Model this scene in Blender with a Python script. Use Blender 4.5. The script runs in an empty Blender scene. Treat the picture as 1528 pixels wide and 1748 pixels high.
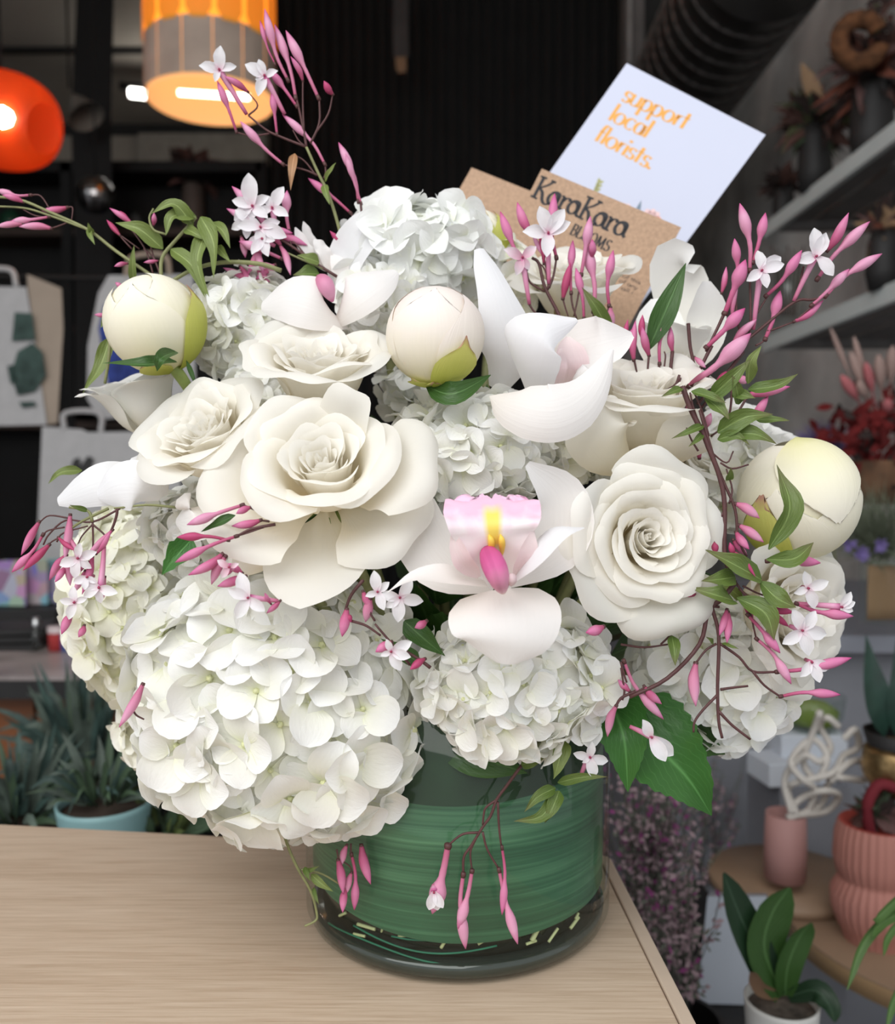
import bpy, math, random
from mathutils import Vector, Matrix, noise
PI = math.pi
sc = bpy.context.scene
# ------------------------------------------------------------------ camera
F = 1532.0
CZ = 1.155
PITCH = math.atan(64 / F)
cd = bpy.data.cameras.new('camera'); cam = bpy.data.objects.new('camera', cd)
sc.collection.objects.link(cam); sc.camera = cam
cam.location = (0, 0, CZ); cam.rotation_euler = (PI / 2 - PITCH, 0, 0)
cd.sensor_fit = 'HORIZONTAL'; cd.sensor_width = 36; cd.lens = 36 * F / 1528
cd.clip_start = .01
cd.dof.use_dof = True; cd.dof.focus_distance = .385; cd.dof.aperture_fstop = 10.5
# ------------------------------------------------------------------ world: bright overcast street daylight
w = bpy.data.worlds.new('daylight'); sc.world = w; w.use_nodes = True
bg = w.node_tree.nodes['Background']
bg.inputs[0].default_value = (.93, .965, 1.0, 1); bg.inputs[1].default_value = .84
# daylight falling in through the open shop front, high behind the camera
al = bpy.data.lights.new('shopfront_daylight', 'AREA'); al.shape = 'RECTANGLE'; al.size = 1.9; al.size_y = 1.3
al.energy = 23; al.color = (1, .985, .96)
ao = bpy.data.objects.new('shopfront_daylight', al); sc.collection.objects.link(ao)
ao.location = (-.55, -.75, 2.25)
ao.rotation_euler = (Vector((0, .42, 1.1)) - Vector(ao.location)).to_track_quat('-Z', 'Y').to_euler()
sc.view_settings.view_transform = 'Standard'; sc.view_settings.look = 'None'
sc.view_settings.exposure = 0.16; sc.view_settings.gamma = 1; sc.view_settings.use_curve_mapping = False
sc.cycles.use_denoising = True; sc.cycles.diffuse_bounces = 6; sc.cycles.transparent_max_bounces = 16

# ------------------------------------------------------------------ helpers
RT = Vector((1, 0, 0)); FW = Vector((0, math.cos(PITCH), -math.sin(PITCH))); UP = Vector((0, math.sin(PITCH), math.cos(PITCH)))
CAMP = Vector((0, 0, CZ))
def V(x, y, d):
    return CAMP + RT * ((x - 764) / F * d) + UP * (-(y - 874) / F * d) + FW * d
def G(x, y, z):
    r = V(x, y, 1) - CAMP
    return CAMP + r * ((z - CZ) / r.z)
def px(d): return d / F
def D(r, u, t): return (RT * r + UP * u - FW * t).normalized()     # right, up, toward the viewer
def lerp(a, b, t): return a + (b - a) * t
def sm(t): t = max(0., min(1., t)); return t * t * (3 - 2 * t)
def interp(L, v):
    if callable(L): return L(v)
    x = max(0., min(1., v)) * (len(L) - 1); i = min(int(x), len(L) - 2); return lerp(L[i], L[i + 1], x - i)
def spline(P, n):
    P = [Vector(p) for p in P]
    if len(P) == 2: return [P[0].lerp(P[1], i / n) for i in range(n + 1)]
    Q = [P[0] * 2 - P[1]] + P + [P[-1] * 2 - P[-2]]
    out = []
    for i in range(n + 1):
        x = i / n * (len(P) - 1); k = min(int(x), len(P) - 2); t = x - k
        a, b, c, d = Q[k:k + 4]
        out.append(.5 * ((2 * b) + (c - a) * t + (2 * a - 5 * b + 4 * c - d) * t * t + (3 * b - a - 3 * c + d) * t ** 3))
    return out

def root(name, label, cat, loc, group=None):
    o = bpy.data.objects.new(name, None); sc.collection.objects.link(o); o.location = loc
    o.empty_display_size = .01
    o['label'] = label; o['category'] = cat; o['wl'] = tuple(loc)
    if group: o['group'] = group
    return o
def tag(o, label, cat, group=None):
    o['label'] = label; o['category'] = cat
    if group: o['group'] = group
    return o
def mk(name, verts, faces, mat, parent=None, uvs=None, smooth=True, kind=None, label=None, mats=None, midx=None):
    """one mesh object from world-space vertices"""
    off = Vector(parent['wl']) if parent else Vector((0, 0, 0))
    me = bpy.data.meshes.new(name)
    me.from_pydata([tuple(Vector(v) - off) for v in verts], [], faces)
    if mats:
        for m in mats: me.materials.append(m)
        for p, i in zip(me.polygons, midx): p.material_index = i
    elif mat: me.materials.append(mat)
    if smooth: me.polygons.foreach_set('use_smooth', [True] * len(me.polygons))
    if uvs:
        ul = me.uv_layers.new(name='UVMap')
        li = [0] * len(me.loops); me.loops.foreach_get('vertex_index', li)
        flat = []
        for i in li: flat.extend(uvs[i])
        ul.data.foreach_set('uv', flat)
    o = bpy.data.objects.new(name, me); sc.collection.objects.link(o)
    if parent: o.parent = parent; o['wl'] = tuple(off)
    else: o['wl'] = (0, 0, 0)
    if kind: o['kind'] = kind
    if label: o['label'] = label
    return o
def grid_faces(nu, nv, off=0, wrap=False):
    f = []; w = nu if wrap else nu + 1
    for j in range(nv):
        for i in range(nu):
            a = off + j * w + i; b = off + j * w + (i + 1) % w
            f.append((a, b, b + w, a + w))
    return f
PROF = {
 'petal': [.22, .55, .82, .97, 1, .93, .75, .45, .12],
 'round': [.15, .5, .8, .96, 1, .97, .86, .62, .2],
 'leaf': [.06, .5, .85, 1, .95, .8, .58, .3, .02],
 'lance': [.05, .6, .95, 1, .9, .72, .48, .24, .01],
 'ovate': [.1, .85, 1, .95, .82, .64, .44, .22, .01],
 'strap': [.5, .8, .95, 1, 1, .95, .85, .6, .1],
 'spoon': [.3, .3, .4, .62, .88, 1, .98, .75, .2],
 'star': [.4, .75, .95, 1, .92, .75, .52, .27, .02],
}
def blade_data(ctrl, width, nrm, prof='petal', cup=.3, ruf=0., fr=3., nu=8, nv=12, tw=0., seed=0, serr=0., tipcup=None, fold=0., jag=0.):
    P = spline(ctrl, nv); pr = PROF[prof] if isinstance(prof, str) else prof
    rnd = random.Random(seed); ph = rnd.uniform(0, 6.28); ph2 = rnd.uniform(0, 6.28)
    vs = []; uv = []
    for j in range(nv + 1):
        v = j / nv
        T = (P[min(j + 1, nv)] - P[max(j - 1, 0)]).normalized()
        N = (Vector(nrm) - T * T.dot(nrm))
        if N.length < 1e-4: N = Vector((0, -1, 0)) - T * T.dot(Vector((0, -1, 0)))
        N.normalize()
        if tw: N = Matrix.Rotation(tw * (v - .5), 3, T) @ N
        B = T.cross(N)
        wd = width * interp(pr, v)
        if serr: wd *= 1 + serr * ((v * 11) % 1. - .5)
        c = cup if tipcup is None else lerp(cup, tipcup, v)
        for i in range(nu + 1):
            u = -1 + 2 * i / nu
            if abs(c) > .02:
                a = u * c; s = math.sin(a) / c; n = (1 - math.cos(a)) / c
            else: s = u; n = 0
            n += fold * abs(u)
            n += ruf * u * u * math.sin(fr * 6.28 * v + ph + (1.7 + ph2 if u > 0 else 0)) * min(1, 2 * v)
            vs.append(P[j] + B * (s * wd) + N * (n * wd) + T * (jag * width * v ** 4 * (math.sin(u * 11 + ph) + .6 * math.sin(u * 23 + ph2)))); uv.append(((u + 1) / 2, v))
    return vs, grid_faces(nu, nv), uv
def blade(name, parent, mat, ctrl, width, nrm, **k):
    kw = {x: k.pop(x) for x in ('kind', 'label') if x in k}
    vs, f, uv = blade_data(ctrl, width, nrm, **k)
    return mk(name, vs, f, mat, parent, uv, **kw)
def tube_data(P, R, ns=8, caps=True):
    vs = []; n = len(P) - 1; uv = []
    pN = None
    for j, p in enumerate(P):
        T = (P[min(j + 1, n)] - P[max(j - 1, 0)]).normalized()
        if pN is None:
            pN = T.cross(Vector((.3, .8, .52)))
        pN = pN - T * T.dot(pN); pN.normalize()
        B = T.cross(pN)
        r = interp(R, j / n) if not isinstance(R, float) else R
        for i in range(ns):
            a = 2 * PI * i / ns
            vs.append(p + pN * (r * math.cos(a)) + B * (r * math.sin(a))); uv.append((i / ns, j / n))
    f = grid_faces(ns, n, wrap=True)
    if caps:
        f.append(tuple(range(ns))[::-1]); f.append(tuple(range(n * ns, n * ns + ns)))
    return vs, f, uv
def tube(name, parent, mat, pts, R, ns=7, n=None, **k):
    P = spline(pts, n or max(3, 4 * (len(pts) - 1)))
    vs, f, uv = tube_data(P, R, ns); return mk(name, vs, f, mat, parent, uv, **k)
def lathe(name, parent, mat, c, prof, ns=32, axis=(0, 0, 1), flute=0, nfl=0, **k):
    """prof: list of (r, z); open ends"""
    ax = Vector(axis).normalized(); X = ax.orthogonal().normalized(); Y = ax.cross(X)
    vs = []; uv = []; n = len(prof) - 1
    for j, (r, z) in enumerate(prof):
        for i in range(ns):
            a = 2 * PI * i / ns; rr = r * (1 + flute * math.cos(a * nfl)) if nfl else r
            vs.append(Vector(c) + X * (rr * math.cos(a)) + Y * (rr * math.sin(a)) + ax * z); uv.append((i / ns, j / n))
    return mk(name, vs, grid_faces(ns, n, wrap=True), mat, parent, uv, **k)
def box_data(c, s, rz=0.):
    R = Matrix.Rotation(rz, 3, 'Z'); vs = []
    for z in (-1, 1):
        for x, y in ((-1, -1), (1, -1), (1, 1), (-1, 1)):
            vs.append(Vector(c) + R @ Vector((x * s[0] / 2, y * s[1] / 2, z * s[2] / 2)))
    return vs, [(3, 2, 1, 0), (4, 5, 6, 7), (0, 1, 5, 4), (1, 2, 6, 5), (2, 3, 7, 6), (3, 0, 4, 7)]
def box(name, parent, mat, c, s, rz=0., bev=0., **k):
    vs, f = box_data(c, s, rz); o = mk(name, vs, f, mat, parent, smooth=False, **k)
    if bev:
        m = o.modifiers.new('b', 'BEVEL'); m.width = bev; m.segments = 3
    return o
def struct(o): o['kind'] = 'structure'; return o

# ------------------------------------------------------------------ materials
def nt(name):
    m = bpy.data.materials.new(name); m.use_nodes = True; t = m.node_tree
    return m, t, t.nodes['Principled BSDF'], t.nodes['Material Output']
def N(t, ty, **k):
    n = t.nodes.new(ty)
    for a, b in k.items():
        if a.startswith('i_'): n.inputs[int(a[2:]) if a[2:].isdigit() else a[2:]].default_value = b
        else: setattr(n, a, b)
    return n
def ramp(t, stops, src=None):
    r = t.nodes.new('ShaderNodeValToRGB'); e = r.color_ramp.elements
    while len(e) < len(stops): e.new(.5)
    for k, (p, c) in enumerate(stops): e[k].position = p; e[k].color = (*c, 1) if len(c) == 3 else c
    if src: t.links.new(src, r.inputs[0])
    return r
def plain(name, col, rough=.6, metal=0., var=.15, scale=12, bump=.0, spec=.4, emit=None, es=1., alpha=None):
    m, t, b, o = nt(name)
    tc = N(t, 'ShaderNodeTexCoord'); nz = N(t, 'ShaderNodeTexNoise', i_Scale=scale, i_Detail=5.)
    t.links.new(tc.outputs['Object'], nz.inputs['Vector'])
    r = ramp(t, [(.3, [c * (1 - var) for c in col]), (.7, [min(1, c * (1 + var)) for c in col])], nz.outputs[0])
    t.links.new(r.outputs[0], b.inputs['Base Color'])
    b.inputs['Roughness'].default_value = rough; b.inputs['Metallic'].default_value = metal
    b.inputs['Specular IOR Level'].default_value = spec
    if bump:
        bp = N(t, 'ShaderNodeBump', i_Strength=bump, i_Distance=.002); t.links.new(nz.outputs[0], bp.inputs['Height']); t.links.new(bp.outputs[0], b.inputs['Normal'])
    if emit:
        b.inputs['Emission Color'].default_value = (*emit, 1); b.inputs['Emission Strength'].default_value = es
    return m
def petalmat(name, stops, trans=.28, tcol=None, rough=.55, vein=.25, vs=(26, 2.2), bumpd=.0006, spec=.25, sheen=0., blot=None):
    """colour runs from the petal's base (v=0) to its rim (v=1)"""
    m, t, b, o = nt(name)
    uv = N(t, 'ShaderNodeUVMap'); sep = N(t, 'ShaderNodeSeparateXYZ'); t.links.new(uv.outputs[0], sep.inputs[0])
    tc = N(t, 'ShaderNodeTexCoord')
    n2 = N(t, 'ShaderNodeTexNoise', i_Scale=60., i_Detail=3.); t.links.new(tc.outputs['Object'], n2.inputs['Vector'])
    ad = N(t, 'ShaderNodeMath', operation='MULTIPLY_ADD'); ad.inputs[1].default_value = .3; t.links.new(n2.outputs[0], ad.inputs[0])
    sb = N(t, 'ShaderNodeMath', operation='SUBTRACT'); sb.inputs[1].default_value = .15
    t.links.new(sep.outputs[1], sb.inputs[0]); t.links.new(sb.outputs[0], ad.inputs[2])
    r = ramp(t, stops, ad.outputs[0]); col = r.outputs[0]
    t.links.new(col, b.inputs['Base Color']); b.inputs['Roughness'].default_value = rough
    b.inputs['Specular IOR Level'].default_value = spec
    mp = N(t, 'ShaderNodeMapping'); mp.inputs['Scale'].default_value = (vs[0], vs[1], 1)
    nz = N(t, 'ShaderNodeTexNoise', i_Scale=1., i_Detail=4.); t.links.new(uv.outputs[0], mp.inputs[0]); t.links.new(mp.outputs[0], nz.inputs['Vector'])
    bp = N(t, 'ShaderNodeBump', i_Strength=vein, i_Distance=bumpd); t.links.new(nz.outputs[0], bp.inputs['Height']); t.links.new(bp.outputs[0], b.inputs['Normal'])
    tr = N(t, 'ShaderNodeBsdfTranslucent'); mx = N(t, 'ShaderNodeMixShader'); mx.inputs[0].default_value = trans
    if tcol: tr.inputs[0].default_value = (*tcol, 1)
    else: t.links.new(col, tr.inputs[0])
    t.links.new(bp.outputs[0], tr.inputs['Normal'])
    t.links.new(b.outputs[0], mx.inputs[1]); t.links.new(tr.outputs[0], mx.inputs[2]); t.links.new(mx.outputs[0], o.inputs[0])
    return m
W = (.90, .895, .875)
M = {}
M['rose'] = petalmat('rose_petal', [(0, (.95, .84, .60)), (.25, (.96, .90, .76)), (.55, (.97, .94, .86)), (1, (.97, .953, .91))], trans=.45, vein=.12)
M['rose_w'] = petalmat('white_rose_petal', [(0, (.92, .88, .76)), (.5, (.93, .92, .87)), (1, (.93, .93, .92))], trans=.25, vein=.15)
M['hyd'] = petalmat('hydrangea_petal', [(0, (.86, .88, .62)), (.25, (.92, .92, .82)), (.7, (.935, .935, .91)), (1, (.93, .935, .935))], trans=.25, vein=.5, vs=(14, 5), bumpd=.0005)
M['hyd_c'] = petalmat('cream_hydrangea_petal', [(0, (.84, .85, .55)), (.35, (.92, .915, .78)), (1, (.935, .93, .88))], trans=.25, vein=.5, vs=(14, 5), bumpd=.0005)
M['hyd_b'] = petalmat('cool_hydrangea_petal', [(0, (.88, .90, .70)), (.4, (.93, .94, .90)), (1, (.925, .935, .93))], trans=.25, vein=.5, vs=(14, 5), bumpd=.0005)
M['peony'] = petalmat('peony_petal', [(0, (.76, .74, .34)), (.2, (.88, .84, .54)), (.55, (.93, .89, .70)), (1, (.94, .90, .78))], trans=.12, vein=.3, vs=(30, 2))
M['peony_p'] = petalmat('blush_peony_petal', [(0, (.80, .76, .38)), (.2, (.92, .86, .62)), (.6, (.94, .87, .78)), (1, (.93, .84, .80))], trans=.12, vein=.3, vs=(30, 2))
M['sepal'] = petalmat('peony_sepal', [(0, (.46, .50, .07)), (.5, (.58, .62, .12)), (.9, (.68, .68, .20)), (1, (.55, .30, .22))], trans=.2, vein=.4)
M['orch'] = petalmat('orchid_petal', [(0, (.91, .85, .80)), (.5, (.93, .90, .885)), (1, (.935, .915, .91))], trans=.3, vein=.35, vs=(16, 1.2))
M['orch_c'] = petalmat('cool_orchid_petal', [(0, (.90, .89, .89)), (.5, (.91, .91, .93)), (1, (.92, .92, .95))], trans=.3, vein=.3, vs=(16, 1.2))
M['orchpink'] = petalmat('orchid_column', [(0, (.62, .06, .24)), (.5, (.66, .14, .34)), (.85, (.84, .50, .60)), (1, (.86, .72, .60))], trans=.1, vein=.6, vs=(12, 1))
M['orchblush'] = petalmat('orchid_blush', [(0, (.88, .74, .74)), (.5, (.86, .68, .70)), (1, (.88, .76, .76))], trans=.3, vein=.3)
M['bud'] = petalmat('jasmine_bud', [(0, (.42, .07, .15)), (.35, (.58, .14, .28)), (.6, (.68, .23, .40)), (.85, (.68, .20, .40)), (1, (.55, .07, .24))], trans=.12, rough=.4, vein=.2)
M['bud_d'] = petalmat('dark_jasmine_bud', [(0, (.36, .05, .11)), (.5, (.48, .07, .17)), (1, (.52, .07, .20))], trans=.1, rough=.4, vein=.2)
M['bud_l'] = petalmat('pale_jasmine_bud', [(0, (.50, .12, .22)), (.45, (.68, .27, .42)), (.8, (.76, .38, .55)), (1, (.60, .13, .32))], trans=.10, rough=.4, vein=.2)
M['jas'] = petalmat('jasmine_petal', [(0, (.86, .66, .74)), (.25, (.87, .84, .87)), (1, (.88, .88, .90))], trans=.3, vein=.25, vs=(8, 2))
M['jas_p'] = petalmat('jasmine_petal_back', [(0, (.76, .40, .52)), (.6, (.85, .66, .74)), (1, (.88, .82, .86))], trans=.3, vein=.25, vs=(8, 2))
def leafmat(name, a, b_, rim=None):
    st = [(0, a), (.6, b_), (1, rim or b_)]
    m = petalmat(name, st, trans=.25, rough=.35, vein=.5, vs=(9, 5), spec=.4, bumpd=.001)
    t = m.node_tree; b = t.nodes['Principled BSDF']
    uv = next(n for n in t.nodes if n.type == 'UVMAP')
    # pale midrib and side veins of the blade
    sep = N(t, 'ShaderNodeSeparateXYZ'); t.links.new(uv.outputs[0], sep.inputs[0])
    s = N(t, 'ShaderNodeMath', operation='SUBTRACT'); s.inputs[1].default_value = .5; t.links.new(sep.outputs[0], s.inputs[0])
    ab = N(t, 'ShaderNodeMath', operation='ABSOLUTE'); t.links.new(s.outputs[0], ab.inputs[0])
    mr = ramp(t, [(0, (1, 1, 1)), (.025, (.35, .35, .35)), (.05, (0, 0, 0))], ab.outputs[0])
    dv = N(t, 'ShaderNodeMath', operation='MULTIPLY_ADD'); dv.inputs[1].default_value = -1.1; t.links.new(ab.outputs[0], dv.inputs[0]); t.links.new(sep.outputs[1], dv.inputs[2])
    ml = N(t, 'ShaderNodeMath', operation='MULTIPLY'); ml.inputs[1].default_value = 9.; t.links.new(dv.outputs[0], ml.inputs[0])
    fr = N(t, 'ShaderNodeMath', operation='FRACT'); t.links.new(ml.outputs[0], fr.inputs[0])
    vr = ramp(t, [(0, (.3, .3, .3)), (.09, (0, 0, 0)), (.91, (0, 0, 0)), (1, (.3, .3, .3))], fr.outputs[0])
    av = N(t, 'ShaderNodeMath', operation='MAXIMUM'); t.links.new(mr.outputs[0], av.inputs[0]); t.links.new(vr.outputs[0], av.inputs[1])
    mx = N(t, 'ShaderNodeMix', data_type='RGBA'); src = b.inputs['Base Color'].links[0].from_socket
    t.links.new(av.outputs[0], mx.inputs[0]); t.links.new(src, mx.inputs[6]); mx.inputs[7].default_value = (*[min(1, c * 1.9 + .04) for c in b_], 1)
    t.links.new(mx.outputs[2], b.inputs['Base Color'])
    return m
M['leaf_y'] = leafmat('vine_leaf_light', (.16, .22, .05), (.21, .27, .08))
M['leaf_g'] = leafmat('vine_leaf', (.10, .17, .03), (.14, .20, .05), (.16, .15, .06))
M['leaf_d'] = leafmat('deep_green_leaf', (.035, .09, .02), (.05, .12, .025))
M['leaf_h'] = leafmat('hydrangea_leaf', (.03, .13, .02), (.05, .17, .03))
M['leaf_dry'] = leafmat('dry_leaf', (.40, .20, .09), (.45, .25, .13))
M['stem_b'] = plain('vine_stem_brown', (.09, .035, .035), .5, scale=300)
M['stem_g'] = plain('vine_stem_green', (.22, .23, .10), .5, scale=200)
M['stem_p'] = plain('peony_stem', (.28, .36, .10), .5, scale=150)
M['centre'] = plain('floret_centre', (.70, .72, .42), .5)
M['core'] = plain('flower_core', (.80, .79, .58), .8)
# ------------------------------------------------------------------ room shell
CEIL = 3.0; YB = 4.84; XR = 1.15; XL = -2.9
M['floor'] = plain('concrete_floor', (.30, .29, .30), .5, var=.2, scale=3)
M['wallb'] = plain('beige_wall', (.36, .32, .27), .85, var=.06, scale=2)
M['ceil'] = plain('ceiling_paint', (.48, .43, .37), .9, var=.06, scale=2)
M['wallr'] = plain('rough_plaster', (.66, .645, .625), .9, var=.35, scale=4, bump=.6)
M['black'] = plain('black_paint', (.006, .0055, .0055), .7, var=.3)
M['black2'] = plain('charcoal_paint', (.02, .019, .019), .6, var=.3)
def quad(name, a, b, c, d, m, **k): return mk(name, [a, b, c, d], [(0, 1, 2, 3)], m, smooth=False, **k)
def slab(name, x0, x1, y0, y1, z0, z1, m, parent=None, **k):
    return box(name, parent, m, ((x0 + x1) / 2, (y0 + y1) / 2, (z0 + z1) / 2), (x1 - x0, y1 - y0, z1 - z0), **k)
struct(slab('floor', -6, 6, -6, YB + .2, -.1, 0, M['floor']))
struct(slab('ceiling', XL - .2, XR + .3, .35, YB + .2, CEIL, CEIL + .1, M['ceil']))
struct(slab('wall_back', XL - .2, XR + .3, YB, YB + .15, 0, CEIL, M['wallb']))
struct(slab('wall_left', XL - .2, XL, .35, YB, 0, CEIL, M['black2']))
struct(slab('wall_right', XR, XR + .2, .35, YB, 0, CEIL, M['wallr']))
# dark joint strips on the ceiling, black pillar, and the beige board on the back wall
struct(slab('trim_1', XL, -.6, 3.95, 4.0, CEIL - .012, CEIL, M['black2']))
struct(slab('trim_2', XL, 0, YB - .03, YB, CEIL - .05, CEIL, M['black2']))
# black pleated curtain
r_ = root('pleated_curtain', 'tall black pleated curtain hanging behind the bouquet', 'curtain', (.1, 3.0, 0))
vs = []; n = 220
for j in (0, 1):
    for i in range(n + 1):
        x = -.585 + (.56 + .585) * i / n
        vs.append((x, 3.0 + .018 * math.sin(i * .85), .02 if j == 0 else CEIL - .04))
mk('fabric', vs, grid_faces(n, 1), M['black'], r_)
tube('rail', r_, M['black2'], [(-.6, 3.0, CEIL - .03), (.58, 3.0, CEIL - .03)], .012)
# small torn tag dangling in the dark
r_ = root('hanging_tag', 'small tan tag hanging on a dark strap before the black curtain', 'tag', V(685, 40, 2.7))
blade('strap', r_, M['black2'], [V(685, -60, 2.7), V(684, 40, 2.7), V(685, 98, 2.7)], 13 * px(2.7), (0, -1, 0), prof=[1, 1, 1], cup=.1)
blade('tag', r_, plain('tan_card', (.16, .10, .055), .8), [V(684, 97, 2.69), V(685, 112, 2.69), V(686, 124, 2.69)], 9 * px(2.7), (0, -1, 0), prof=[1, 1, .8], cup=.1)
# ceiling-high black post at left
pp = V(160, 0, 3.3)
vs = []
for (y, a, b_) in ((-260, 140, 200), (60, 128, 193), (200, 121, 190), (420, 128, 192), (700, 128, 192)):
    for (x, d) in ((a, 3.3), (b_, 3.3), (b_, 3.45), (a, 3.45)): vs.append(V(x, y, d))
f = [(3, 2, 1, 0), (16, 17, 18, 19)]
for j in range(4):
    for i in range(4): f.append((j * 4 + i, j * 4 + (i + 1) % 4, j * 4 + 4 + (i + 1) % 4, j * 4 + 4 + i))
struct(mk('wall_post', vs, f, M['black'], smooth=False))
# grey column and conduit right of the curtain
struct(slab('pillar', .545, .60, 2.8, 2.88, 0, CEIL, plain('grey_column', (.13, .12, .115), .8)))
tag(tube('conduit_pipe', None, plain('conduit_grey', (.26, .25, .24), .5), [V(1076, -200, 2.7), V(1075, 110, 2.7)], 4 * px(2.7)), 'thin grey conduit running up behind the white card', 'pipe')
# spiral duct along the ceiling
dr = root('spiral_duct', 'large dark corrugated duct running under the ceiling at the right', 'duct', (.95, 1.6, 2.5))
A = V(1310, -90, 1.9); B = V(1125, 220, 2.95)
P = spline([A, B], 150); R = .135
vs, f, uv = [], [], []
P = [A.lerp(B, i / 150) for i in range(151)]
tv, tf, tu = tube_data(P, lambda v: .150 + (.006 if int(v * 150) % 10 == 0 else 0), 28)
mk('duct_shell', tv, tf, plain('duct_dark', (.045, .042, .04), .35, metal=.5), dr, tu)
for q in range(1, 15):
    c = A.lerp(B, q / 15); ax = (B - A).normalized()
    lathe('seam_ring', dr, plain('seam', (.17, .16, .155), .35, metal=.4) if q == 1 else bpy.data.materials['seam'], c, [(.151, -.004), (.158, 0), (.151, .004)], 36, axis=ax)
# wooden batten of the boarded wall beyond the duct
struct(slab('trim_3', .66, .80, 3.3, 3.4, 0, CEIL, plain('dark_batten', (.05, .048, .047), .8)))

# ------------------------------------------------------------------ lamps
def emis(name, col, s):
    m, t, b, o = nt(name); b.inputs['Base Color'].default_value = (*[c * .6 for c in col], 1)
    b.inputs['Emission Color'].default_value = (*col, 1); b.inputs['Emission Strength'].default_value = s; return m
def shademat(name, col, tr=.6, em=.0):
    m, t, b, o = nt(name); b.inputs['Base Color'].default_value = (*col, 1); b.inputs['Roughness'].default_value = .6
    tl = N(t, 'ShaderNodeBsdfTranslucent'); tl.inputs[0].default_value = (*col, 1)
    mx = N(t, 'ShaderNodeMixShader'); mx.inputs[0].default_value = tr
    if em: b.inputs['Emission Color'].default_value = (*col, 1); b.inputs['Emission Strength'].default_value = em
    t.links.new(b.outputs[0], mx.inputs[1]); t.links.new(tl.outputs[0], mx.inputs[2]); t.links.new(mx.outputs[0], o.inputs[0]); return m
LY = 2.2
lc = V(360, 175, LY); LR = 109 * px(LY)
lamp = root('pendant_lamp', 'yellow drum pendant lamp with scalloped tabs hanging at upper left', 'lamp', (lc.x, lc.y, lc.z))
my = shademat('yellow_shade', (.95, .50, .06), .5, .95); mo = shademat('amber_tab', (.66, .29, .03), .3, .42)
mg = plain('taupe_tab', (.42, .33, .27), .7); mi = shademat('cream_lining', (.92, .62, .28), .4, .62)
zt = lc.z
lathe('drum_shade', lamp, my, (lc.x, lc.y, zt), [(LR * .985, .125), (LR * .985, .62)], 48)
lathe('top_ring', lamp, my, (lc.x, lc.y, zt), [(.02, .62), (LR * .985, .62)], 24)
lathe('lining', lamp, mi, (lc.x, lc.y, zt), [(LR * .955, .0), (LR * .955, .60)], 48)
def tab(z0, z1, rr, a0, a1, m, rd):
    vs = []; uv = []; nu, nv = 6, 8
    for j in range(nv + 1):
        v = j / nv; wv = 1.
        if rd and v < .12: wv = .55 + .45 * math.sqrt(v / .12)
        if rd and v > .88: wv = .55 + .45 * math.sqrt((1 - v) / .12)
        for i in range(nu + 1):
            a = lerp((a0 + a1) / 2, a0 + (a1 - a0) * i / nu, wv)
            vs.append((lc.x + rr * math.cos(a), lc.y + rr * math.sin(a), zt + lerp(z0, z1, v))); uv.append((i / nu, v))
    return mk('tab', vs, grid_faces(nu, nv), m, lamp, uv)
nt_ = 14
for i in range(nt_):
    a0 = 2 * PI * i / nt_ + .12; a1 = a0 + 2 * PI / nt_ * .86
    tab(.128, .33, LR * 1.01, a0, a1, mo, True); tab(.35, .55, LR * 1.01, a0 + .2, a1 + .2, mo, True)
    tab(.005, .135, LR * 1.0, a0 - .05, a0 - .05 + 2 * PI / nt_ * .97, mg, False)
tube('light_strip', lamp, emis('strip_warm', (1, .9, .7), 7), [V(305, 158, LY), V(425, 166, LY)], 5 * px(LY))
tube('cord', lamp, M['black'], [(lc.x, lc.y, zt + .6), (lc.x, lc.y, CEIL)], .004)
lathe('bulb', lamp, emis('bulb_warm', (1, .75, .4), 6), (lc.x, lc.y, zt + .38), [(.001, -.05), (.03, -.035), (.035, 0), (.02, .04), (.012, .06)], 16)
# fluorescent batten seen below the shade
tl_ = root('tube_light', 'white fluorescent tube light on the ceiling behind the yellow lamp', 'light', V(345, 172, 3.9))
ep = emis('tube_white', (1, .97, .9), 9)
for (a, b_, yy) in ((222, 258, 158), (300, 312, 163), (330, 455, 170)):
    tube('light_tube', tl_, ep, [V(a, yy, 3.9), V(b_, yy + (b_ - a) * .11, 3.9)], 8 * px(3.9))
tube('drop_rod', tl_, M['black2'], [V(330, 158, 3.96), Vector((V(330, 158, 3.96).x, V(330, 158, 3.96).y, CEIL))], .006)
tube('housing', tl_, M['black2'], [V(205, 146, 3.96), V(470, 170, 3.96)], 7 * px(3.9))
# orange ribbed lantern
oc = V(2, 205, 2.0); orr = 92 * px(2.0)
ol = root('paper_lantern', 'glowing orange ribbed lantern hanging at the far left', 'lamp', oc)
pr = []
for j in range(49):
    a = -1.35 + 2.7 * j / 48; pr.append((orr * (math.cos(a) ** .45) * (1 + .05 * math.cos(j * PI)), orr * .62 * math.sin(a) * 1.05))
os_ = lathe('ribbed_shade', ol, shademat('orange_paper', (.78, .075, .010), .45, .20), oc, [(r_q * .84, z_q * 1.5) for r_q, z_q in pr], 40, axis=D(1, -.28, .25))
lathe('bulb', ol, emis('lantern_bulb', (1, .82, .62), 40), V(4, 200, 2.0 - .105), [(.001, -.022), (.018, -.012), (.022, 0), (.018, .012), (.001, .022)], 14)
tube('cord', ol, M['black'], [oc + Vector((0, 0, orr * .5)), Vector((oc.x, oc.y, CEIL))], .004)
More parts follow.
